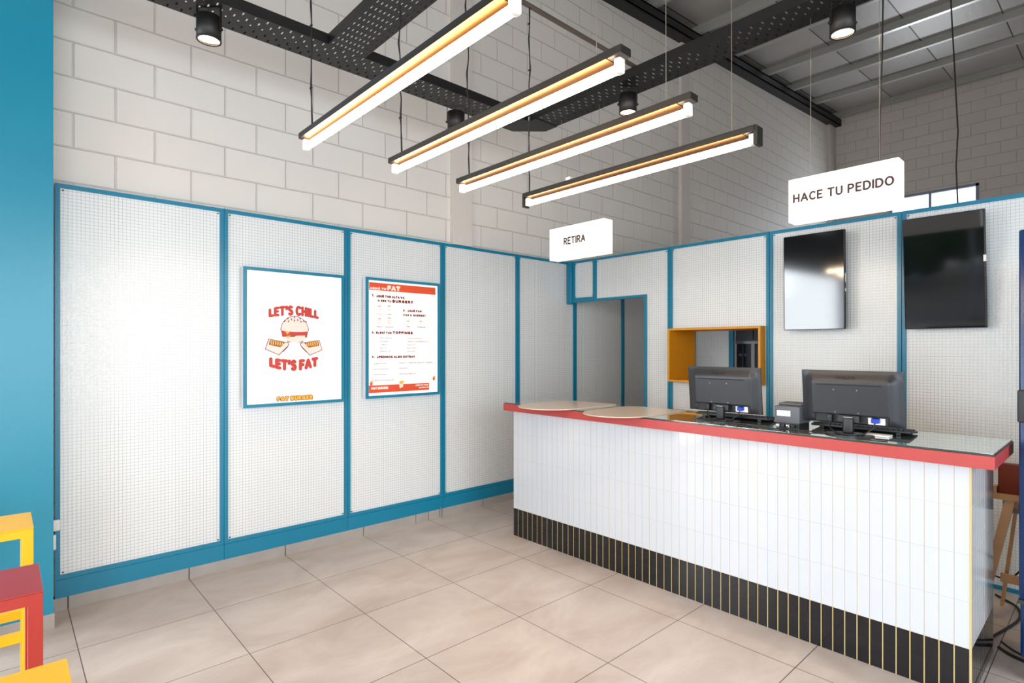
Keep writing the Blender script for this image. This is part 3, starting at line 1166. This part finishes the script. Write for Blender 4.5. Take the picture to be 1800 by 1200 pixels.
put_strokes(lg, 'FAT BURGER', M_orange, fa, 1.1225, 1.3725, 1.093, 0.030, 0.32, 0.0007, gap=0.18)
tag(lg.obj('logo', tA), 'orange lettering reading FAT BURGER')

tB, fm = lightbox(1.790, 2.474, 1.068, 2.006, 'framed light box menu headed ARMÁ TU FAT with red bands')
MB().prism([(1.818, 1.909), (2.432, 1.909), (2.432, 1.968), (1.818, 1.968)], 0.0001, 0.0004, M_orng, fm).obj('red_band', tB)
MB().prism([(1.815, 1.111), (2.368, 1.111), (2.368, 1.169), (1.815, 1.169)], 0.0001, 0.0004, M_orng, fm).obj('red_band', tB)
TX = [('ARMÁ TU', 1.823, 1.965, 1.911, 0.0200, 'w'), ('FAT', 1.974, 2.093, 1.911, 0.0430, 'w'), ('1.', 1.840, 1.862, 1.859, 0.0210, 'r'),
      ('¿QUÉ TAN ALTA VA', 1.879, 2.132, 1.855, 0.0210, 'r'), ('A SER TU', 1.890, 2.010, 1.821, 0.0190, 'r'), ('BURGER?', 2.020, 2.212, 1.820, 0.0260, 'r'),
      ('SIMPLE', 1.883, 1.926, 1.722, 0.0060, 's'), ('DOBLE', 1.973, 2.012, 1.723, 0.0070, 's'), ('TRIPLE', 1.884, 1.926, 1.622, 0.0070, 's'),
      ('CUÁDRUPLE', 1.955, 2.027, 1.622, 0.0070, 's'), ('2.', 2.117, 2.141, 1.755, 0.0180, 'r'), ('¿QUÉ PAN', 2.160, 2.294, 1.754, 0.0190, 'r'),
      ('VAS A QUERER?', 2.117, 2.334, 1.718, 0.0190, 'r'), ('PAN', 2.150, 2.181, 1.630, 0.0080, 's'), ('PAN BRIOCHE', 2.251, 2.330, 1.630, 0.0080, 's'),
      ('3.', 1.839, 1.862, 1.571, 0.0180, 'r'), ('ELEGÍ TUS', 1.875, 2.014, 1.570, 0.0190, 'r'), ('TOPPINGS', 2.022, 2.209, 1.571, 0.0240, 'r'),
      ('· SIN CHEDDAR', 1.903, 2.016, 1.534, 0.0090, 'g'), ('· LECHUGA', 1.903, 1.983, 1.507, 0.0100, 'g'), ('· TOMATE', 1.903, 1.973, 1.481, 0.0100, 'g'),
      ('· BACON', 1.903, 1.967, 1.455, 0.0100, 'g'), ('· PEPINILLOS', 1.903, 2.002, 1.429, 0.0100, 'g'), ('· CEBOLLA MORADA', 2.148, 2.301, 1.535, 0.0090, 'g'),
      ('· CEBOLLA CARAMELIZADA', 2.148, 2.355, 1.509, 0.0090, 'g'), ('· SALSA FAT', 2.148, 2.235, 1.482, 0.0090, 'g'), ('· MOSTAZA', 2.148, 2.241, 1.455, 0.0100, 'g'),
      ('· KETCHUP', 2.148, 2.231, 1.429, 0.0090, 'g'), ('4.', 1.839, 1.866, 1.382, 0.0190, 'r'), ('¿PEDIMOS ALGO EXTRA?', 1.884, 2.230, 1.379, 0.0210, 'r'),
      ('• CARNE EXTRA', 1.843, 1.969, 1.334, 0.0110, 'g'), ('• DOTE SALSA FAT', 1.843, 1.986, 1.290, 0.0110, 'g'), ('• PAPAS EXTRA', 1.843, 1.965, 1.247, 0.0110, 'g'),
      ('• PAPAS CON CHEDDAR', 1.843, 2.033, 1.202, 0.0110, 'g'), ('• PAPAS C/ CHEDDAR, BACON Y VERDEO', 2.073, 2.404, 1.335, 0.0110, 'g'),
      ('• NUGGETS', 2.073, 2.165, 1.291, 0.0110, 'g'), ('• AROS DE CEBOLLA', 2.073, 2.238, 1.246, 0.0110, 'g'),
      ('FAT BURGER', 1.835, 1.984, 1.133, 0.0220, 'w'), ('¿QUÉ FAT SOS?', 2.233, 2.362, 1.144, 0.0140, 'w'), ('ENTERATE', 2.268, 2.362, 1.124, 0.0120, 'w')]
H1, H2, H3 = MB(), MB(), MB()
for (s_, a, b_, z_, h_, st) in TX:
    if st == 'w':
        put_strokes(H1, s_.replace('¡', ''), M_cream, fm, a, b_, z_ + 0.003, h_ * .95, 0.40, 0.0008)
    elif st in 'rs':
        put_strokes(H2, s_, M_dred, fm, a, b_, z_, h_ * .95, 0.36, 0.0004)
    else:
        put_text(H3, s_, M_green, fm, a, b_, z_, h_ * .85, 0.015, 0.0004)
tag(H1.obj('band_lettering', tB), 'cream lettering on the red bands')
tag(H2.obj('headings', tB), 'dark red menu headings')
tag(H3.obj('menu_list', tB), 'small grey menu lines')
ic = MB()
M_tan = mat('print_tan', (214, 170, 130), 0.5)


def icon(y, z, hgt, rows):
    ic.prism([(y + 0.017 * math.cos(math.radians(a)), z + hgt / 2 - 0.006 + 0.010 * math.sin(math.radians(a))) for a in range(0, 181, 20)], 0.0003, 0.0006, M_tan, fm)
    for k in range(rows):
        zz = z - hgt / 2 + (hgt - 0.012) * (k + .5) / rows
        ic.prism([(y - .017, zz - .0012), (y + .017, zz - .0012), (y + .017, zz + .0012), (y - .017, zz + .0012)], 0.0003, 0.0006, M_tan, fm)


for y, z, h_, n_ in ((1.907, 1.77, .036, 2), (1.991, 1.772, .042, 3), (1.907, 1.668, .044, 4), (1.993, 1.671, .055, 6), (2.166, 1.663, .032, 1), (2.287, 1.667, .032, 1)):
    icon(y, z, h_, n_)
# small chips cartons printed at the bottom corners
for y, z in ((1.835, 1.185), (2.415, 1.205), (2.10, 1.165)):
    k = 1.6 if abs(y - 2.10) < .01 else 1
    ic.prism([(y - .008 * k, z - .018 * k), (y + .010 * k, z - .012 * k), (y + .014 * k, z + .010 * k), (y - .012 * k, z + .006 * k)], 0.0010, 0.0013, M_cream if k > 1 else M_orng, fm)
    ic.prism([(y - .010 * k, z + .004 * k), (y + .012 * k, z + .006 * k), (y + .016 * k, z + .020 * k), (y - .010 * k, z + .018 * k)], 0.0014, 0.0017, M_orange, fm)
ic.obj('pictogram', tB)

# ------------------------------------------------------------------ yellow hatch
t = thing('serving_hatch', 'yellow box framed serving hatch opening through the back partition', 'hatch', (1.66, 4.17, HZ0))
th = 0.017
MB().box(HX0, HX1, 4.09, 4.53, HZ1 - th, HZ1, M_hatch).obj('top_board', t)
MB().box(HX0, HX1, 4.09, 4.53, HZ0, HZ0 + th, M_hatch).obj('bottom_board', t)
MB().box(HX0, HX0 + th, 4.09, 4.53, HZ0 + th, HZ1 - th, M_hatch).obj('side_board', t)
MB().box(HX1 - th, HX1, 4.09, 4.53, HZ0 + th, HZ1 - th, M_hatch).obj('side_board', t)
# kitchen cooler seen through it
t = thing('kitchen_cooler', 'grey framed upright cooler with a dark door, seen through the yellow hatch', 'fridge', (1.55, 5.8, 0))
c = MB()
c.box(1.28, 1.30, 5.45, 6.1, 0, 2.0, M_rub).box(1.86, 1.9, 5.45, 6.1, 0, 2.0, M_steel)
c.box(1.28, 1.9, 5.5, 6.1, 0, 2.0, M_printer)
c.obj('cabinet', t)
MB().box(1.22, 1.455, 5.44, 5.50, 1.53, 1.75, M_printer).box(1.22, 1.455, 5.435, 5.50, 1.505, 1.532, M_steel).box(1.405, 1.41, 5.43, 5.44, 1.55, 1.75, M_black).obj('header', t)
MB().box(1.22, 1.385, 5.46, 5.49, 0.2, 1.505, M_dgls).obj('door', t)
MB().box(1.385, 1.42, 5.44, 5.50, 0.1, 1.505, M_steel).obj('door_post', t)
k_ = MB()
put_text(k_, 'HIELO', mat('cooler_lettering', (120, 116, 150), 0.5), facing_ny(5.459), 1.245, 1.325, 1.375, 0.028, 0.02, 0.001)
k_.obj('lettering', t)

# ------------------------------------------------------------------ televisions
def tv(name_label, x0, x1, ytop, ybot, z0, z1, thick, sticker):
    t = thing('television', name_label, 'television', ((x0 + x1) / 2, (ytop + ybot) / 2 + thick, z0), None)
    H_ = z1 - z0

    def P(u, v, w):      # u across, v up (0..1), w depth behind the screen
        return (x0 + (x1 - x0) * u, ybot + (ytop - ybot) * v + w, z0 + H_ * v)

    def slab(mb, u0_, u1_, v0_, v1_, w0_, w1_, m):
        v = [P(a, b_, c_) for c_ in (w0_, w1_) for b_ in (v0_, v1_) for a in (u0_, u1_)]
        mb.add(v, [(0, 2, 3, 1), (4, 5, 7, 6), (0, 1, 5, 4), (2, 6, 7, 3), (0, 4, 6, 2), (1, 3, 7, 5)], m)
    bz = 0.010
    hz = bz * (x1 - x0) / H_
    a = MB()
    for r_ in ((0, 1, 0, hz), (0, 1, 1 - hz, 1), (0, bz, hz, 1 - hz), (1 - bz * 1.7, 1, hz, 1 - hz)):
        slab(a, *r_, -0.003, 0.02, M_mon2)
    slab(a, 0.0, 1.0, 0.0, 1.0, 0.006, 0.022, M_mon2)
    a.obj('bezel', t, bevel=0.002)
    b_ = MB()
    v = [P(u_, v_, 0.022) for u_, v_ in ((0, 0), (1, 0), (1, 1), (0, 1))] + [P(u_, v_, thick) for u_, v_ in ((.1, .04), (.93, .04), (.93, .96), (.1, .96))]
    b_.add(v, [(0, 1, 2, 3), (4, 5, 6, 7), (0, 1, 5, 4), (1, 2, 6, 5), (2, 3, 7, 6), (3, 0, 4, 7)], M_mon2)
    b_.obj('rear_shell', t)
    c_ = MB()
    slab(c_, bz, 1 - bz * 1.7, hz, 1 - hz, 0.0, 0.005, M_screen if sticker else M_screen2)
    c_.obj('screen', t)
    d_ = MB()
    ym = (ytop + ybot) / 2 + thick
    d_.box((x0 + x1) / 2 - .05, (x0 + x1) / 2 + .05, ym - 0.005, 4.163, (z0 + z1) / 2 - .08, (z0 + z1) / 2 + .08, M_blk)
    d_.obj('wall_bracket', t)
    if sticker:
        e_ = MB()
        slab(e_, 0.975, 1.006, 0.56, 0.615, -0.005, 0.012, M_white)
        e_.obj('sticker', t)
    else:
        e_ = MB()
        slab(e_, 1.0, 1.006, 0.47, 0.56, 0.006, 0.016, M_white)
        slab(e_, 1.0, 1.006, 0.38, 0.41, 0.006, 0.016, M_white)
        e_.obj('port_panel', t)
    return t


tv('upright black television with a glossy screen, the left one of the two', 2.262, 2.672, 4.048, 4.056, 1.592, 2.286, 0.085, False)
tv('upright black television leaning forward with a white sticker on its edge, the right one', 3.014, 3.425, 4.02, 4.095, 1.582, 2.284, 0.04, True)

# ------------------------------------------------------------------ counter
CX0, CX1, CY0, CY1 = 0.765, 3.556, 2.68, 3.25
t = thing('service_counter', 'white tiled service counter with a black tiled foot and yellow joints', 'counter', ((CX0 + CX1) / 2, (CY0 + CY1) / 2, 0))
MB().box(CX0 + .001, CX1 - .0015, CY0 + .0015, CY1, 0.0, 0.972, M_grout).obj('body', t)
wt, bt = MB(), MB()
nT = 54
pw = (CX1 - CX0 - 0.006) / nT
G = 0.0024
rows = [0.212, 0.405, 0.600, 0.797, 0.972]
for k in range(nT):
    a, b_ = CX0 + k * pw + G, CX0 + (k + 1) * pw - G
    if k == 0: a = CX0 + .0015
    bt.box(a, b_, CY0 - 0.0, CY0 + .004, 0.0, 0.211, M_bt).box(a, b_, CY0 - 0.0003, CY0 + .003, 0.1045, 0.1055, M_black)
    for z0_, z1_ in zip(rows[:-1], rows[1:]):
        wt.box(a - .0014, b_ + .0014, CY0 - 0.0, CY0 + .004, z0_ + .0004, z1_ - .0004, M_wt)
ns = 11
ps = (CY1 - CY0 - 0.008) / ns
for k in range(ns):
    a, b_ = CY0 + 0.008 + k * ps + G, CY0 + 0.008 + (k + 1) * ps - G
    bt.box(CX1 - .004, CX1 - .0005, a, b_, 0, 0.211, M_bt)
    for z0_, z1_ in zip(rows[:-1], rows[1:]):
        wt.box(CX1 - .004, CX1 - .0005, a, b_, z0_ + .0014, z1_ - .0014, M_wt)
for k in range(ns):
    a, b_ = CY0 + 0.008 + k * ps + G, CY0 + 0.008 + (k + 1) * ps - G
    bt.box(CX0, CX0 + .003, a, b_, 0, 0.211, M_bt)
    for z0_, z1_ in zip(rows[:-1], rows[1:]):
        wt.box(CX0, CX0 + .003, a, b_, z0_ + .0014, z1_ - .0014, M_wt)
wt.obj('white_tiles', t)
bt.obj('black_tiles', t)
MB().box(CX1 - 0.0075, CX1, CY0 - .001, CY0 + .007, 0, 0.972, mat('yellow_corner_trim', (196, 176, 122), 0.5)).obj('corner_trim', t)

t = thing('countertop', 'long countertop with a red painted wooden edge and a dark glass sheet on it', 'worktop', (2.17, 2.9, 0.973))
MB().box(0.712, 3.636, 2.62, 3.175, 0.973, 1.0265, M_redwood).obj('wooden_board', t, bevel=0.0015)
gl = MB()
gl.box(0.716, 3.632, 2.625, 3.172, 1.027, 1.035, M_gedge)
gl.box(0.718, 3.630, 2.627, 3.170, 1.035, 1.0355, M_glasstop)
gl.obj('glass_sheet', t)
MB().bbox(3.60, 3.612, 2.74, 2.755, 0.955, 0.972, M_white, 0.003).obj('edge_clip', t)
CT = 1.0355


def board(xa, xb, yf, yb, label):
    cx, rx = (xa + xb) / 2, (xb - xa) / 2
    yc = yf + rx * 1.02
    P_ = [(cx + rx * math.cos(math.radians(a)), yc + rx * 1.02 * math.sin(math.radians(a))) for a in range(180, 361, 6)]
    P_ += [(xb, yb), (xa + 0.11, yb), (xa + 0.05, yb - 0.02), (xa + 0.012, yb - 0.07), (xa, yb - .13)]
    m_ = MB()
    m_.prism(P_, CT + 0.0005, CT + 0.0065, M_mat)
    tag(m_.obj('serving_board', bevel=0.001), label, 'board', 'rounded boards on the counter')


board(0.953, 1.437, 2.412, 3.095, 'beige round fronted board overhanging the counter, the left one')
board(1.562, 2.010, 2.428, 3.095, 'beige round fronted board overhanging the counter, the one nearer the monitors')


# ------------------------------------------------------------------ monitors
def make_monitor():
    """local frame: origin at base centre on the counter, back of the screen faces -y"""
    t = thing('computer_monitor', 'x', 'monitor', (0, 0, 0), 'computer monitors on the counter')
    Wd, Hd, z0_ = 0.438, 0.262, 0.052
    tilt = 0.1

    def P(u, v, w):   # u -.5...5, v 0..1, w towards the customer
        return (u * Wd, -0.0 - v * Hd * math.sin(tilt) - w, z0_ + v * Hd * math.cos(tilt))

    def hexa(mb, a, b_, m):
        v = [P(*q) for q in a] + [P(*q) for q in b_]
        mb.add(v, [(0, 1, 2, 3), (4, 5, 6, 7), (0, 1, 5, 4), (1, 2, 6, 5), (2, 3, 7, 6), (3, 0, 4, 7)], m)
    sh = MB()
    hexa(sh, [(-.5, 0, -.012), (.5, 0, -.012), (.5, 1, -.012), (-.5, 1, -.012)], [(-.5, 0, 0), (.5, 0, 0), (.5, 1, 0), (-.5, 1, 0)], M_mon)
    def ss(x):
        x = min(1, max(0, x))
        return x * x * (3 - 2 * x)

    def hump(u, v):
        if abs(u) < .37 and v < .17:
            return .008
        return .001 + .026 * ss((.495 - abs(u)) / .13) * ss((1.0 - v) / .24) * ss((v + .10) / .2)
    us = [-.5, -.495, -.47] + [-.45 + .02 * k for k in range(4)] + [-.371, -.369] + [-.35 + .035 * k for k in range(21)] + [.369, .371] + [.39 + .02 * k for k in range(4)] + [.47, .495, .5]
    vs_ = [0, .01, .05, .10, .15, .169, .171, .2, .3, .4, .5, .6, .7, .75, .78, .81, .84, .87, .90, .93, .96, .99, 1.0]
    gv = [P(u, v, hump(u, v) if 0 < v < 1 and abs(u) < .5 else 0) for v in vs_ for u in us]
    nu = len(us)
    sh.add(gv, [(j * nu + i, j * nu + i + 1, (j + 1) * nu + i + 1, (j + 1) * nu + i) for j in range(len(vs_) - 1) for i in range(nu - 1)], M_mon, True)
    sh.obj('rear_shell', t, True)
    sc_ = MB()
    hexa(sc_, [(-.48, .05, -.0125), (.48, .05, -.0125), (.48, .97, -.0125), (-.48, .97, -.0125)], [(-.48, .05, -.012), (.48, .05, -.012), (.48, .97, -.012), (-.48, .97, -.012)], M_screen)
    sc_.obj('screen', t, True)
    rc = MB()
    hexa(rc, [(-.36, .03, .006), (.36, .03, .006), (.36, .165, .006), (-.36, .165, .006)], [(-.36, .03, .0105), (.36, .03, .0105), (.36, .165, .0105), (-.36, .165, .0105)], M_mon2)
    rc.obj('connector_recess', t, True)
    vt = MB()
    hexa(vt, [(-.33, .72, .024), (.31, .72, .024), (.31, .742, .024), (-.33, .742, .024)], [(-.33, .72, .0277), (.31, .72, .0277), (.31, .742, .0277), (-.33, .742, .0277)], M_black)
    vt.obj('vent_slot', t, True)
    scw = MB()
    for u_, v_ in ((-.15, .64), (.08, .64), (-.14, .22), (.09, .22)):
        scw.cyl(P(u_, v_, .026), P(u_, v_, .032), 0.0022, M_steel, n=8)
    scw.obj('screw', t, True)
    lt = MB()
    put_text(lt, 'PHILIPS', M_black, lambda u_, v_, w_: P(u_, v_, w_ + .0006 + hump(u_, v_)), -.135, .06, .84, .05, 0.035, 0.0005)
    lt.obj('lettering', t, True)
    pl = MB()
    hexa(pl, [(.17, .03, .010), (.33, .03, .010), (.33, .15, .010), (.17, .15, .010)], [(.17, .03, .012), (.33, .03, .012), (.33, .15, .012), (.17, .15, .012)], M_white)
    tag(pl.obj('connector_label', t, True), 'white label plate')
    vg = MB()
    hexa(vg, [(.205, .07, .012), (.285, .07, .012), (.285, .155, .012), (.205, .155, .012)], [(.21, .06, .034), (.28, .06, .034), (.28, .14, .034), (.21, .14, .034)], M_vga)
    tag(vg.obj('video_connector', t, True, bevel=0.003), 'blue video plug')
    st = MB()
    st.bbox(-0.022, 0.022, -0.062, -0.030, 0.012, 0.088, M_mon2, 0.008, 3)
    st.box(-0.045, 0.045, -0.045, -0.015, 0.066, 0.096, M_mon2)
    st.box(-0.018, 0.018, -0.0625, -0.045, 0.0885, 0.0895, M_white)
    st.obj('stand', t, True)
    bs = MB()
    P_ = [(0.105 * math.cos(2 * PI * k / 32), -0.03 + 0.075 * math.sin(2 * PI * k / 32)) for k in range(32)]
    bs.prism(P_, 0.0, 0.006, M_mon2)
    P2 = [(x * .6, -0.03 + (y + .03) * .6) for x, y in P_]
    bs.prism(P2, 0.006, 0.013, M_mon2)
    bs.obj('base', t, True)
    p_ = P(-.20, .14, .02)
    cb = MB()
    cb.bbox(p_[0] - .012, p_[0] + .012, p_[1] - .014, p_[1] + .004, p_[2] - .03, p_[2] + .008, M_cable, 0.003)
    cb.tube([(p_[0], p_[1] - .006, p_[2] - .028), (p_[0] + .003, p_[1] - .014, 0.03), (p_[0] + .05, -0.085, 0.012), (p_[0] + .16, -0.10, 0.0045), (p_[0] + .26, -0.085, 0.0045)], 0.003, M_cable)
    cb.obj('power_cable', t, True)
    q_ = P(.245, .08, .028)
    vc = MB()
    vc.tube([(q_[0], q_[1], q_[2]), (q_[0] - .004, q_[1] - .012, 0.045), (q_[0] - .03, -0.07, 0.02), (q_[0] - .075, -0.06, 0.0045), (q_[0] - .10, 0.0, 0.0045)], 0.0032, M_cable)
    vc.obj('video_cable', t, True)
    return t


mo = make_monitor()
mo.location = (2.412, 2.832, CT)
mo['label'] = 'black flat monitor seen from behind, in front of the yellow hatch'
mo2 = dup(mo, (3.085, 2.782, CT), 'black flat monitor seen from behind, the one nearer the right end of the counter')


# keyboards
def make_keyboard():
    t = thing('keyboard', 'x', 'keyboard', (0, 0, 0), 'keyboards behind the monitors')
    b_ = MB()
    b_.add([(-.22, -.07, .014), (.22, -.07, .014), (.22, .07, .004), (-.22, .07, .004), (-.22, -.07, .026), (.22, -.07, .026), (.22, .07, .014), (-.22, .07, .014)],
           [(0, 1, 2, 3), (4, 5, 6, 7), (0, 1, 5, 4), (1, 2, 6, 5), (2, 3, 7, 6), (3, 0, 4, 7)], M_mon2)
    for sx in (-.18, .16):
        b_.box(sx, sx + .02, -.066, -.058, 0, .015, M_mon2)
    b_.box(-.2, .2, .06, .068, 0, .006, M_mon2)
    b_.obj('case', t, True, bevel=0.002)
    k_ = MB()
    for j in range(6):
        for i in range(20):
            x_ = -.212 + i * .0213
            y_ = -.062 + j * .0212
            zb = .026 - (y_ + .07) * .0857
            k_.box(x_, x_ + .018, y_, y_ + .017, zb - .001, zb + .006, M_rub)
    k_.obj('keycaps', t, True)
    return t


kb = make_keyboard()
kb.location = (2.405, 2.985, CT)
kb['label'] = 'black keyboard lying behind the monitor in front of the hatch'
dup(kb, (3.078, 2.975, CT), 'black keyboard lying behind the right hand monitor')
tag(MB().bbox(3.13, 3.235, 2.80, 2.87, CT, CT + .008, M_white, 0.002).obj('card_box'), 'small white card box on the glass beneath the right hand keyboard', 'box')

# receipt printer
t = thing('receipt_printer', 'small grey receipt printer with a blank white label, between the two monitors', 'printer', (2.79, 2.83, CT))
MB().bbox(2.728, 2.855, 2.755, 2.91, CT + .03, CT + .118, M_printer, 0.004).box(2.735, 2.85, 2.765, 2.90, CT, CT + .03, M_mon2).obj('body', t)
MB().bbox(2.731, 2.852, 2.80, 2.908, CT + .118, CT + .132, M_printer, 0.005).obj('lid', t)
MB().box(2.742, 2.81, 2.7535, 2.755, CT + .066, CT + .095, M_white).obj('label_plate', t)
cn = MB()
for k, x_ in enumerate((2.75, 2.775, 2.80, 2.825)):
    cn.bbox(x_ - .009, x_ + .009, 2.742, 2.765, CT + .006, CT + .024, [M_steel, M_cable, M_steel, M_cable][k], 0.002)
cn.tube([(2.80, 2.745, CT + .015), (2.80, 2.715, CT + .01), (2.76, 2.69, CT + .004), (2.66, 2.68, CT + .004), (2.60, 2.70, CT + .004)], 0.003, M_cable)
cn.tube([(2.825, 2.745, CT + .015), (2.84, 2.72, CT + .012), (2.88, 2.70, CT + .006), (2.95, 2.74, CT + .004)], 0.003, M_cable)
cn.obj('connectors', t)

# ------------------------------------------------------------------ right side: fridge, trestle, cables
t = thing('blue_fridge', 'tall blue upright fridge at the right edge beside the counter', 'fridge', (3.98, 3.3, 0))
MB().bbox(3.672, 4.30, 3.06, 3.62, 0.10, 1.972, M_fridge, 0.01, 2).obj('cabinet', t)
MB().bbox(3.670, 4.30, 3.0, 3.052, 0.36, 1.972, M_fridge, 0.008, 2).obj('door', t)
MB().bbox(3.667, 3.70, 2.975, 3.06, 1.135, 1.275, M_rub, 0.006, 2).obj('handle', t)
MB().bbox(3.674, 4.30, 3.012, 3.06, 0.11, 0.345, M_fridge, 0.008, 2).obj('lower_grille', t)
MB().box(3.668, 4.30, 2.998, 3.056, 0.345, 0.362, M_rub).obj('rubber_strip', t)
for x_, y_ in ((3.71, 3.06), (4.26, 3.06), (3.71, 3.57), (4.26, 3.57)):
    c = MB()
    c.cyl((x_, y_, 0.07), (x_, y_, 0.105), 0.022, M_white, n=16)
    c.cyl((x_ - .012, y_, 0.035), (x_ + .012, y_, 0.035), 0.035, M_rub, n=20)
    c.obj('caster', t)

t = thing('wooden_trestle', 'pine trestle with a splayed leg standing between counter and blue fridge', 'trestle', (3.7, 3.8, 0))


def bar3(mb, p0, p1, w_, d_, m):
    p0, p1 = Vector(p0), Vector(p1)
    d = (p1 - p0).normalized()
    a = Vector((0, 1, 0)) if abs(d.y) < .9 else Vector((1, 0, 0))
    a = (a - d * a.dot(d)).normalized()
    b_ = d.cross(a)
    v = [p + a * (d_ / 2) * i + b_ * (w_ / 2) * j for p in (p0, p1) for i in (-1, 1) for j in (-1, 1)]
    mb.add(v, [(0, 1, 3, 2), (4, 6, 7, 5), (0, 4, 5, 1), (2, 3, 7, 6), (0, 2, 6, 4), (1, 5, 7, 3)], m)


m_ = MB()
m_.box(3.497, 4.1, 3.735, 3.79, 0.635, 0.668, M_pine)
m_.box(3.497, 3.512, 3.73, 3.79, 0.668, 0.705, M_pine)
m_.obj('top_rail', t)
for (a, b_) in (((3.565, 3.76, 0.64), (3.45, 3.66, 0.02)), ((4.0, 3.76, 0.64), (4.1, 3.66, 0.02)), ((3.59, 3.80, 0.64), (3.52, 3.86, 0.02)), ((3.97, 3.80, 0.64), (4.07, 3.93, 0.02))):
    m_ = MB()
    bar3(m_, a, b_, 0.042 if a[1] < 3.78 else 0.016, 0.03, M_pine)
    m_.obj('leg', t)
m_ = MB()
m_.box(3.53, 4.05, 3.70, 3.72, 0.20, 0.245, M_pine)
m_.obj('lower_rail', t)
m_ = MB()
m_.box(3.53, 4.05, 3.79, 3.808, 0.56, 0.62, mat('greyed_pine', (128, 120, 110), .6))
m_.obj('apron', t)
tag(MB().bbox(3.515, 4.05, 3.75, 3.80, 0.669, 0.83, M_brown, 0.003).obj('board_box'), 'red brown board resting on the pine trestle beside the fridge', 'board')
cs = [([(3.57, 3.3, .006), (3.62, 3.25, .006), (3.70, 3.22, .006), (3.9, 3.2, .006)], 'black cable crossing the floor nearest the counter foot', .008),
      ([(3.57, 3.38, .005), (3.63, 3.31, .005), (3.72, 3.27, .005), (3.9, 3.27, .005)], 'thin black cable beside the thick one on the floor by the fridge', .005),
      ([(3.47, 4.05, .006), (3.52, 4.0, .006), (3.58, 3.92, .006), (3.60, 3.75, .006), (3.565, 3.55, .006), (3.53, 3.4, .006)], 'black cable running back along the floor towards the partition', .006),
      ([(3.46, 3.95, .16), (3.50, 3.93, .15), (3.56, 3.90, .18), (3.62, 3.88, .26), (3.70, 3.86, .30)], 'black cable curving up behind the pine trestle', .005)]
for pts, lb, r_ in cs:
    P_ = [Vector(p) for p in pts]
    out = []
    for i in range(len(P_) - 1):
        p0, p1, p2, p3 = P_[max(i - 1, 0)], P_[i], P_[i + 1], P_[min(i + 2, len(P_) - 1)]
        for k in range(6):
            u = k / 6
            out.append(0.5 * ((2 * p1) + (-p0 + p2) * u + (2 * p0 - 5 * p1 + 4 * p2 - p3) * u * u + (-p0 + 3 * p1 - 3 * p2 + p3) * u ** 3))
    out.append(P_[-1])
    tag(MB().tube(out, r_, M_cable).obj('floor_cable'), lb, 'cable')

# ------------------------------------------------------------------ stools at the left edge
def make_stool(m, xr, yr, H_=0.75, dx=0.285, dy=0.36):
    t = thing('bar_stool', 'x', 'stool', (xr - dx / 2, yr - dy / 2, 0))
    x0_, x1_, y0_, y1_ = xr - dx, xr, yr - dy, yr
    T = 0.034
    MB().box(x0_, x1_, y0_, y1_, H_ - 0.004, H_, m).obj('seat', t, bevel=0.001)
    fr = MB()
    for (a, b_, c_, d_) in ((x1_ - T, x1_ - .0005, y0_ + T, y1_ - T), (x0_ + .0005, x0_ + T, y0_ + T, y1_ - T)):
        fr.box(a, b_, c_, d_, H_ - 0.036, H_ - 0.0045, m)
    for (c_, d_) in ((y1_ - T, y1_ - .0005), (y0_ + .0005, y0_ + T)):
        fr.box(x0_ + T, x1_ - T, c_, d_, H_ - 0.036, H_ - 0.0045, m)
    fr.obj('seat_frame', t)
    for a in (x0_ + .0005, x1_ - T - .0005):
        for c_ in (y0_ + .0005, y1_ - T - .0005):
            MB().box(a, a + T, c_, c_ + T, 0, H_ - 0.0045, m).obj('leg', t, bevel=0.0012)
    for a in (x0_ + .004, x1_ - T + .004):
        MB().box(a, a + T - .008, y0_ + T, y1_ - T, 0.308, 0.344, m).obj('footrest', t)
    return t


s1 = make_stool(M_yel, 1.080, -0.180)
s1['label'] = 'yellow metal bar stool standing against the teal pillar'
s2_ = make_stool(M_redm, 1.858, -0.183)
s2_['label'] = 'red metal bar stool in front of the teal pillar'
s3 = make_stool(M_yel, 2.640, -0.163)
s3['label'] = 'yellow metal bar stool at the bottom left corner, its flat seat nearest the camera'

# small white wall boxes beside the pillar
for z0_, z1_, y0_, y1_, x1_, lb in ((0.452, 0.512, -0.072, -0.036, 0.03, 'white electrical box on the panel edge beside the pillar, the upper one'),
                                (0.345, 0.430, -0.076, -0.052, 0.012, 'narrow white electrical box beside the pillar, the lower one')):
    tag(MB().bbox(0.001, x1_, y0_, y1_, z0_, z1_, M_white, 0.006, 2).obj('electrical_box'), lb, 'electrical box')
# conduit stub at the skirting
tag(MB().cyl((0.012, 2.52, 0.0), (0.012, 2.52, 0.085), 0.009, M_steel, n=14).obj('conduit_stub'), 'short silver pipe standing against the skirting below the menu light box', 'pipe')
